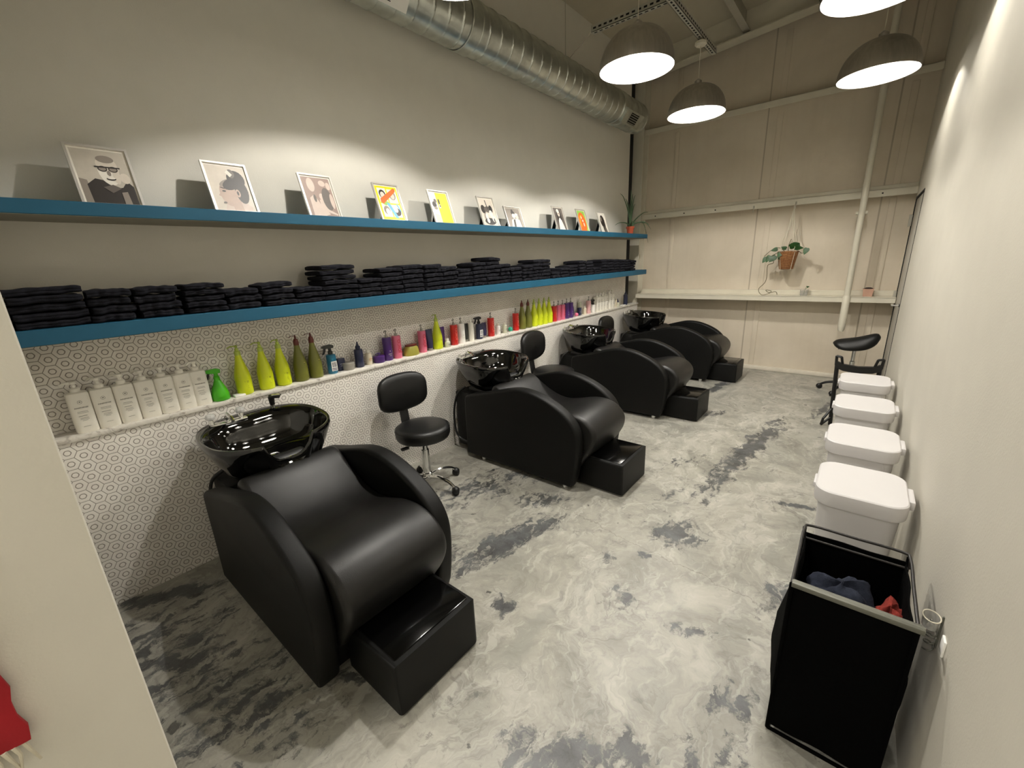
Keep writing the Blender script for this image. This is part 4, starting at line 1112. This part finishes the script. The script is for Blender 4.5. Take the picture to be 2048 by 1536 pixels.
def bottle(kind, y, label, x=-2.690, group='hair product bottles on the tiled ledge', az=None, h=None, col=None, rz=0.0):
    t_ = empty({'tube': 'product_tube', 'jar': 'product_jar'}.get(kind, 'pump_bottle' if kind in ('sq', 'cone', 'cyl', 'slim') else 'product_bottle'), (x, y, ZL), rz, label, 'jar' if kind in ('jar',) else 'bottle', group)
    if kind == 'sq':      # square shouldered white litre bottle
        H = h or .188
        b = MB(); b.lathe([(.036, 0), (.038, .004), (.038, H - .012), (.035, H - .004), (.02, H), (.013, H + .002)], seg=32, sq=5, sx=.92, sy=1.02); bd = b.build('bottle_body', BM['white'], t_, ang=50)
        text(bd, 'INNERSENSE', .0082, (.0356, 0, .118), 'ink')
        b = MB(); pts = [(.0356, .0075 * math.cos(2 * PI * k / 20), .144 + .0075 * math.sin(2 * PI * k / 20)) for k in range(21)]; b.tube(pts, .0005, 5); b.ball((.0356, 0, .1445), .001, .0035, .002, 8); b.build('emblem', BM['ink'], bd)
        r2 = random.Random(int(y * 1000))
        dashes(bd, .06, [(.100, .5 + .2 * r2.random(), .0012, 0), (.094, .6, .001, 0), (.080, .35 + .2 * r2.random(), .0014, -.05), (.070, .45, .001, 0), (.064, .5, .001, 0), (.058, .3, .001, 0), (.03, .4, .0008, 0)], .0352, 'ink')
        pump(t_, H, 'white', .018, .046, .046, az if az is not None else -100)
    elif kind == 'cone':  # tall tapering litre bottle
        H = h or .232; c_ = col or 'yellow'
        b = MB(); b.lathe([(.036, 0), (.041, .005), (.0415, .02), (.0415, .095), (.039, .118), (.033, .145), (.0255, .175), (.019, .202), (.0155, .222), (.0145, H)], seg=32); bd = b.build('bottle_body', BM[c_], t_, ang=60)
        if c_ == 'yellow': dashes(bd, .04, [(.078, .55, .002, .1), (.072, .5, .0015, .1), (.05, .3, .001, .1), (.04, .4, .001, .1)], .0405, 'inkdark')
        else:
            text(bd, 'K-PAK', .030, (.0385, .004, .075), 'inkdark', True)
            dashes(bd, .03, [(.118, .25, .005, .45)], .037, 'wordgold', 'gold_mark')
        if c_ == 'olive':
            b = MB(); b.lathe([(.0158, -.004), (.0162, .014), (.013, .03), (.008, .036)], (0, 0, H), 16); b.build('collar', BM['maroon'], t_)
            pump(t_, H + .034, 'maroon', .006, .022, .036, az if az is not None else -100)
        else:
            b = MB(); b.lathe([(.0155, -.004), (.016, .016), (.010, .020)], (0, 0, H), 16); b.build('collar', BM['green'] if False else BM['clearyellow'], t_)
            pump(t_, H + .016, 'clearyellow', .010, .034, .044, az if az is not None else -100)
    elif kind == 'cyl':   # straight litre bottle, wire-thin pump
        H = h or .172; c_ = col
        r_ = .034
        b = MB(); b.lathe([(r_ * .95, 0), (r_, .003), (r_, H - .006), (r_ * .96, H), (.014, H + .001)], seg=32, sx=.9); bd = b.build('bottle_body', BM[c_], t_, ang=50)
        tc_ = {'red': 'wordred', 'pink': 'red', 'purple': 'clear', 'palepink': 'ink', 'brightwhite': 'clear'}.get(c_, 'white')
        if c_ in ('red', 'pink'): text(bd, 'JOICO', .036, (.0312, .002, .095), tc_, True)
        else:
            text(bd, 'JOICO', .0105, (.0312, 0, .05), tc_); dashes(bd, .03, [(.04, .5, .0012, 0), (.035, .6, .001, 0), (.072, .16, .010, 0)], .0308, tc_)
        pump(t_, H, 'silver', .011, .050, .030, az if az is not None else -60)
    elif kind == 'slim':
        H = h or .17; c_ = col
        b = MB(); b.lathe(prof_round(.026, H), seg=24); bd = b.build('bottle_body', BM[c_], t_, ang=50)
        dashes(bd, .03, [(.09, .5, .0015, 0), (.08, .4, .001, 0), (.07, .5, .001, 0)], .0257, 'ink')
        pump(t_, H, {'white': 'white', 'palepink': 'black', 'navy': 'navy'}.get(c_, 'white'), .011, .04, .032, az if az is not None else -80)
    elif kind == 'nozzle':  # applicator bottle with pointed tip
        H = h or .125; c_ = col
        b = MB(); b.lathe(prof_round(.030, H), seg=24); b.build('bottle_body', BM[c_], t_, ang=50)
        b = MB(); b.lathe([(.017, 0), (.017, .018), (.009, .024), (.004, .05)], (0, 0, H), 16); b.build('tip_cap', BM['navy' if c_ == 'navy' else 'indigo'], t_)
    elif kind == 'cap':   # small bottle with screw cap
        H = h or .09; c_ = col
        b = MB(); b.lathe(prof_round(.024, H), seg=20); bd = b.build('bottle_body', BM[c_], t_, ang=50)
        dashes(bd, .03, [(H * .5, .7, .004, 0), (H * .35, .6, .002, 0)], .0237, 'orange' if c_ == 'cream' else 'ink')
        b = MB(); b.lathe([(.014, 0), (.014, .02), (.012, .022)], (0, 0, H), 16); b.build('cap', BM['white'], t_)
    elif kind == 'tube':  # tube standing on its cap
        H = h or .17; c_ = col
        b = MB(); rings = []
        for (z, rx, ry) in ((.02, .022, .022), (.05, .024, .026), (H * .6, .018, .031), (H, .002, .034)):
            rings.append([Vector((rx * math.cos(2 * PI * j / 24), ry * math.sin(2 * PI * j / 24), z)) for j in range(24)])
        b.rings(rings); bd = b.build('tube_body', BM[c_], t_, ang=60)
        b = MB(); b.lathe([(.019, 0), (.02, .002), (.02, .021)], seg=20); b.build('cap', BM['silver' if c_ != 'navy' else 'white'], t_)
    elif kind == 'jar':
        H = h or .045; c_ = col; R = {'gold': .068, 'purple': .040, 'silver': .040}.get(c_, .033)
        if c_ == 'gold': pr = [(R, 0), (R * 1.02, .008), (R * .98, .03), (R * .88, .055), (R * .72, .072)]
        else: pr = [(R * .94, 0), (R, .004), (R, H * .6)]
        b = MB(); b.lathe(pr, seg=32, sx=.72 if c_ == 'gold' else 1); b.build('jar_body', BM[c_], t_, ang=50)
        z0 = pr[-1][1]
        lc = {'gold': 'maroon', 'purple': 'purple', 'silver': 'silver', 'teal': 'teal'}.get(c_, 'white')
        b = MB(); b.lathe([(pr[-1][0] * 1.04, 0), (pr[-1][0] * 1.04, H * .35 if c_ != 'gold' else .010), (pr[-1][0] * .9, H * .42 if c_ != 'gold' else .013)], (0, 0, z0), 32, sx=.72 if c_ == 'gold' else 1); ld = b.build('lid', BM[lc], t_)
        if c_ == 'purple':
            b = MB(); b.lathe([(.008, 0), (.007, .012), (.014, .016), (.012, .021)], (0, 0, z0 + H * .40), 12); b.tube([(0, 0, z0 + H * .4 + .018), (.0, -.03, z0 + H * .4 + .014)], .004, 6); b.build('dispenser', BM['purple'], ld)
    elif kind == 'ball':
        b = MB(); b.ball((0, 0, .024), .024, .024, .024); b.build('round_body', BM[col], t_)
        b = MB(); b.lathe([(.015, 0), (.015, .004)], seg=16); b.build('base', BM['white'], t_)
    elif kind == 'box':
        H = h or .08
        b = MB(); b.box(-.018, .018, -.026, .026, 0, H, bev=.003); bd = b.build('carton', BM[col], t_); dashes(bd, .04, [(H * .55, .6, .002, 0), (H * .4, .5, .002, 0)], .0182, 'white')
    return t_
def sprayer(y, col, label, H=.13, trig='darkgrey', labelbox=True, shape='cyl', x=-2.690, az=-95):
    t_ = empty('spray_bottle', (x, y, ZL), 0, label, 'spray bottle', 'trigger spray bottles on the tiled ledge')
    pr = prof_round(.031, H) if shape == 'cyl' else [(.038, 0), (.043, .006), (.042, .034), (.034, .066), (.023, .092), (.016, .112)]
    b = MB(); b.lathe(pr, seg=28); bd = b.build('bottle_body', BM[col], t_, ang=60)
    z = pr[-1][1]
    if labelbox:
        b = MB(); b.box(.0305, .0315, -.020, .020, .02, .085, bev=.0004); lb = b.build('label', BM['brightwhite'], bd, smooth=False)
        b = MB()
        for k in range(4): b.box(.0315, .0319, -.013 + k * .008, -.009 + k * .008, .045, .078)
        for k in range(2): b.box(.0315, .0319, -.017, .017, .025 + k * .009, .030 + k * .009)
        b.build('label_lines', BM['navy'], lb, smooth=False)
    b = MB(); b.lathe([(.015, 0), (.015, .02), (.010, .024), (.010, .045)], (0, 0, z), 16)
    R_ = Matrix.Rotation(math.radians(az), 3, 'Z')
    P_ = lambda q: tuple(R_ @ Vector(q) + Vector((0, 0, z)))
    b.rings([[Vector(P_((q[0], s, q[1]))) for q in ((-.022, .040), (-.024, .058), (-.005, .066), (.035, .062), (.052, .056), (.052, .046), (.02, .040))] for s in (-.010, .010)])
    hd = b.build('spray_head', BM[trig], t_, ang=40)
    b = MB(); b.rings([[Vector(P_((q[0], s, q[1]))) for q in ((.026, .042), (.038, .044), (.044, .022), (.052, .004), (.044, .004), (.034, .018))] for s in (-.006, .006)]); b.build('trigger', BM['black'], hd)
    return t_
G1 = 'white square litre pump bottles on the ledge'
names7 = ['first', 'second', 'third', 'fourth', 'fifth', 'sixth', 'seventh']
for k, (u_y, az) in enumerate(zip((.148, .226, .304, .382, .459, .534, .603), (-80, -140, -130, -145, -135, -120, -60))):
    bottle('sq', u_y, f'white square pump bottle, {names7[k]} of seven counted from the partition', group=G1, az=az)
sprayer(.688, 'green', 'bright green pear-shaped spray bottle beside the seven white bottles', shape='pear', trig='green', labelbox=False, az=-110, x=-2.682)
o = MB(); o.box(-2.70, -2.645, .745, .80, ZL, ZL + .012, bev=.004); o = o.build('small_tray', BM['brightwhite']); tag(o, 'small white tray between green sprayer and first yellow bottle', 'tray')
G2 = 'yellow tapered pump bottles on the ledge'
for y, lab, az in ((.815, 'yellow tapered bottle nearest the green sprayer', -100), (.935, 'yellow tapered bottle, middle of the trio near the first basin', -100), (1.035, 'yellow tapered bottle beside the first olive bottle', -70)):
    bottle('cone', y, lab, group=G2, az=az)
bottle('cone', 1.145, 'olive tapered pump bottle beside the yellow trio', col='olive', group='olive tapered pump bottles on the ledge', az=-100)
bottle('cone', 1.24, 'olive tapered pump bottle beside the blue spray bottle', col='olive', group='olive tapered pump bottles on the ledge', az=-130)
sprayer(1.352, 'blue', 'clear blue spray bottle with a grey trigger and white label', H=.13, az=-95)
bottle('box', 1.425, 'small navy carton behind the blue spray bottle', col='navy', h=.085, x=-2.715)
bottle('jar', 1.468, 'round silver tin beside the small navy carton', col='silver', h=.05)
bottle('nozzle', 1.555, 'dark blue bottle with pointed tip between silver tin and orange-printed bottle', col='navy', h=.13)
bottle('cap', 1.635, 'small cream bottle with orange print', col='cream', h=.085, x=-2.70)
bottle('jar', 1.715, 'low purple jar with a dispenser on its lid', col='purple', h=.05)
bottle('cyl', 1.795, 'purple cylinder pump bottle beside the low purple jar', col='purple')
bottle('cyl', 1.880, 'pink cylinder pump bottle beside the wide gold jar', col='pink')
bottle('jar', 2.008, 'wide gold dome jar with maroon lid', col='gold')
bottle('cyl', 2.125, 'pink cylinder pump bottle between gold jar and upright purple tube', col='pink')
bottle('tube', 2.20, 'purple tube standing on its cap left of the single yellow bottle', col='indigo', h=.175)
bottle('cone', 2.285, 'single yellow tapered bottle between two purple tubes', group=G2, az=180)
bottle('tube', 2.355, 'purple tube standing on its cap behind the small clear bottle', col='purple', h=.17, x=-2.715)
bottle('cap', 2.372, 'tiny clear bottle in front of a purple tube', col='clear', h=.05, x=-2.668)
bottle('cyl', 2.475, 'red cylinder pump bottle beside a plain white bottle', col='red')
bottle('cyl', 2.562, 'plain white cylinder pump bottle beside the red bottle', col='brightwhite')
bottle('tube', 2.635, 'dark grey tube standing on its cap', col='darkgrey', h=.16, x=-2.71)
bottle('slim', 2.685, 'slim white pump bottle beside the navy spray bottle', col='white', h=.165)
sprayer(2.79, 'navy', 'navy spray bottle with a white label and black trigger', H=.14, trig='black', az=-100)
bottle('tube', 2.865, 'small blue tube beside the navy spray bottle', col='indigo', h=.14, x=-2.70)
bottle('cyl', 2.955, 'red cylinder pump bottle beside two small white jars', col='red')
bottle('cap', 3.055, 'small white bottle beside the second red pump bottle', col='brightwhite', h=.085)
bottle('cap', 3.155, 'small cream cup-shaped bottle beside the teal ball', col='clear', h=.08)
bottle('ball', 3.245, 'little teal ball-shaped container', col='teal')
bottle('cyl', 3.335, 'red cylinder pump bottle beside two far olive bottles', col='red')
bottle('cone', 3.44, 'olive tapered bottle beside the third red pump bottle', col='olive', group='olive tapered pump bottles on the ledge', az=-60)
bottle('cone', 3.545, 'olive tapered bottle beside the far yellow row', col='olive', group='olive tapered pump bottles on the ledge', az=-60)
for k, y in enumerate((3.65, 3.745, 3.84, 3.935)):
    bottle('cone', y, f'yellow tapered bottle, {names7[k]} in the far row of four', group=G2, az=-60)
bottle('cyl', 4.035, 'red cylinder pump bottle between yellow row and pink pair', col='red')
bottle('cyl', 4.125, 'pink cylinder pump bottle beside the fourth red bottle', col='pink')
bottle('cyl', 4.215, 'pink cylinder pump bottle beside the purple pair', col='pink')
bottle('cyl', 4.305, 'purple cylinder pump bottle beside the far pink pair', col='purple', h=.18)
bottle('cyl', 4.395, 'purple cylinder pump bottle behind the small pink ball', col='purple', h=.18)
bottle('ball', 4.49, 'little pink ball-shaped container', col='pink', x=-2.665)
bottle('tube', 4.485, 'short purple tube behind the little pink ball', col='purple', h=.12, x=-2.72)
bottle('box', 4.60, 'dark blue carton beside the clear pump bottle', col='navy', h=.095)
bottle('slim', 4.66, 'clear pump bottle behind the dark blue carton', col='clear', h=.16, x=-2.72)
bottle('cap', 4.73, 'small cream bottle between clear and pale pink bottles', col='cream', h=.08)
bottle('cyl', 4.83, 'pale pink pump bottle', col='palepink', h=.16)
sprayer(4.945, 'brightwhite', 'white spray bottle with a black trigger near the ledge end', H=.10, trig='black', labelbox=False, az=-95)
for k, y in enumerate((5.045, 5.125, 5.205, 5.285)):
    bottle('sq', y, f'white square pump bottle, {names7[k]} in the far row of four', group=G1, az=-60)
for k, y in enumerate((5.40, 5.48)):
    bottle('sq', y, f'white square pump bottle, {names7[k]} of the pair near the ledge end', group=G1, az=-60, h=.2)
bottle('cap', 5.60, 'small cream bottle beside the far white pair', col='cream', h=.11)
bottle('nozzle', 5.67, 'tiny clear bottle with dark tip near the ledge end', col='clear', h=.06)
o = MB(); o.box(-2.70, -2.645, 5.77, 5.85, ZL, ZL + .012, bev=.004); o = o.build('small_tray', BM['brightwhite']); tag(o, 'small white tray at the far end of the ledge', 'tray')
bottle('nozzle', 5.93, 'dark blue bottle with pointed tip, last on the ledge', col='navy', h=.15)

# ------------------------------------------------------------------ BACK WALL PLANTS AND HOOKS
hp = empty('hanging_planter', (-0.765, 6.275, 1.333), 0, 'trailing plant in a wicker basket hanging on the back wall', 'plant')
b = MB(); b.lathe([(.070, 0), (.074, .004), (.108, .190), (.112, .21), (.104, .212), (.100, .195), (.01, .185)], seg=36); b.build('basket', 'wicker', hp)
b = MB(); b.lathe([(.100, .188), (.01, .196)], seg=18); b.build('soil', 'soil', hp)
b = MB()
for k in range(4):
    a = PI / 4 + k * PI / 2
    for s in (-1, 1):
        b.tube(smooth_loop([(0, 0.01, .725), (.03 * math.cos(a + s * .3), .03 * math.sin(a + s * .3), .5), (.085 * math.cos(a - s * .25), .085 * math.sin(a - s * .25), .34), (.11 * math.cos(a + s * .2), .11 * math.sin(a + s * .2), .2)], 4, False), .003, 6)
    b.tube([(.11 * math.cos(a), .11 * math.sin(a), .21), (.075 * math.cos(a), .075 * math.sin(a), -.004), (0, 0, -.012)], .003, 6)
b.build('macrame_hanger', 'cord', hp)
def leaf(mb, c, ang_, L, W_, ty=.25):
    """heart-shaped leaf growing from c along angle ang_ in the wall plane, its face turned to the room"""
    dv = Vector((math.cos(ang_), -ty, math.sin(ang_))); wd = Vector((-math.sin(ang_), -.25, math.cos(ang_))).normalized()
    nm = dv.cross(wd).normalized()
    out_ = [(0, 0), (-.06, .25), (.05, .46), (.25, .52), (.5, .42), (.78, .2), (1, 0)]
    n = len(out_)
    mid = [Vector(c) + dv * (max(u, 0) * L) + nm * (.05 * L * math.sin(PI * max(u, 0))) for u, _ in out_]
    lf = [Vector(c) + dv * (u * L) + wd * (w_ * W_) - nm * (.06 * L * w_) for u, w_ in out_]; rt = [Vector(c) + dv * (u * L) - wd * (w_ * W_) - nm * (.06 * L * w_) for u, w_ in out_]
    mb._take(mid + lf + rt, [(i, i + 1, n + i + 1, n + i) for i in range(n - 1)] + [(i + 1, i, 2 * n + i, 2 * n + i + 1) for i in range(n - 1)])
b = MB()
for (u_, v_, an, L, W_) in ((1554, 492, 195, .085, .06), (1540, 507, 250, .10, .075), (1533, 511, 240, .085, .07), (1552, 508, 230, .11, .085), (1562, 500, 250, .08, .07), (1572, 492, 160, .07, .05), (1578, 489, 20, .12, .08),
                            (1588, 491, -5, .11, .07), (1583, 484, 10, .09, .055), (1592, 482, -50, .07, .05), (1613, 493, -105, .09, .075), (1566, 512, 200, .06, .05)):
    leaf(b, ((u_ - 1575) * .0051, -.06 - .01 * (u_ % 3), -(v_ - 519) * .0051 + .105), math.radians(an), L * .88, W_ * .85)
b.build('foliage', 'leaf', hp, ang=80)
b = MB()
for pts in ([(-.02, 0, .19), (-.08, -.04, .25), (-.16, -.05, .24), (-.24, -.06, .16)], [(0, 0, .19), (0, -.03, .28), (.02, -.04, .35)], [(.04, 0, .19), (.1, -.03, .21), (.15, -.05, .18), (.18, -.05, .22)],
            [(-.09, -.08, .2), (-.15, -.07, .16), (-.13, -.07, .08), (-.19, -.07, .05), (-.185, -.06, -.08), (-.20, -.06, -.16), (-.26, -.06, -.24), (-.22, -.05, -.31), (-.14, -.05, -.29), (-.12, -.05, -.26), (-.18, -.05, -.25), (-.14, -.06, -.28), (-.07, -.05, -.27), (-.05, -.05, -.305)]):
    b.tube(smooth_loop(pts, 4, False), .0035, 6)
b.build('vine', 'vine', hp)
def hook(x, label):
    t_ = empty('wall_hook', (x, 6.31, 2.075), 0, label, 'hook')
    b = MB(); b.tube(smooth_loop([(0, 0.0, .02), (0, -.02, .01), (0, -.03, -.015), (0, -.015, -.04), (0, -.04 + .02, -.05)], 3, False), .004, 6); b.box(-.008, .008, -.004, 0, -.005, .03, bev=.001); b.build('hook', 'dim_steel', t_)
    return t_
h0 = hook(-0.755, 'metal hook carrying the wicker planter'); h0.location = (-.755, 6.31, 2.075)
h1 = hook(-1.20, 'empty metal hook under the middle wall rail'); h1.children[0].name = 'hook_body'
b = MB()
for x in (-2.45, -2.05, -1.65, .02):
    b.lathe([(.008, 0), (.008, -.006), (.002, -.007)], (x, 6.308, 2.10), 10, rot=Matrix.Rotation(-PI / 2, 3, 'X'))
struct(b.build('trim_rail_bolts', 'black_gap'))
b = MB(); b.rings([[Vector((x, y, z)) for x, y in ((-s_, -s_), (s_, -s_), (s_, s_), (-s_, s_))] for s_, z in ((.034, 0), (.042, .075))]); b.build
cp = empty('small_pot', (-0.55, 6.345, 1.0125), 0, 'clear glass pot with a tiny sprout on the lower back rail', 'plant')
b.build('glass_pot', 'cup', cp, smooth=False)
b = MB(); b.tube([(0, 0, .01), (.005, 0, .07), (.02, 0, .12)], .002, 6); b.tube([(.005, 0, .07), (.035, 0, .10)], .002, 6); leaf(b, (.02, 0, .10), .3, .03, .02); b.build('sprout', 'leaf', cp, ang=80)
cp2 = empty('small_pot', (0.055, 6.345, 1.0125), 0, 'small pinkish square pot with soil beside the white pipe', 'plant')
b = MB(); b.rings([[Vector((x, y, z)) for x, y in ((-s_, -s_), (s_, -s_), (s_, s_), (-s_, s_))] for s_, z in ((.040, 0), (.050, .085))]); b.build('pot', mat('pink_clay', srgb(190, 152, 132), .8), cp2, smooth=False)
b = MB(); b.ball((0, 0, .088), .04, .04, .012, 12); b.build('soil', 'soil', cp2)
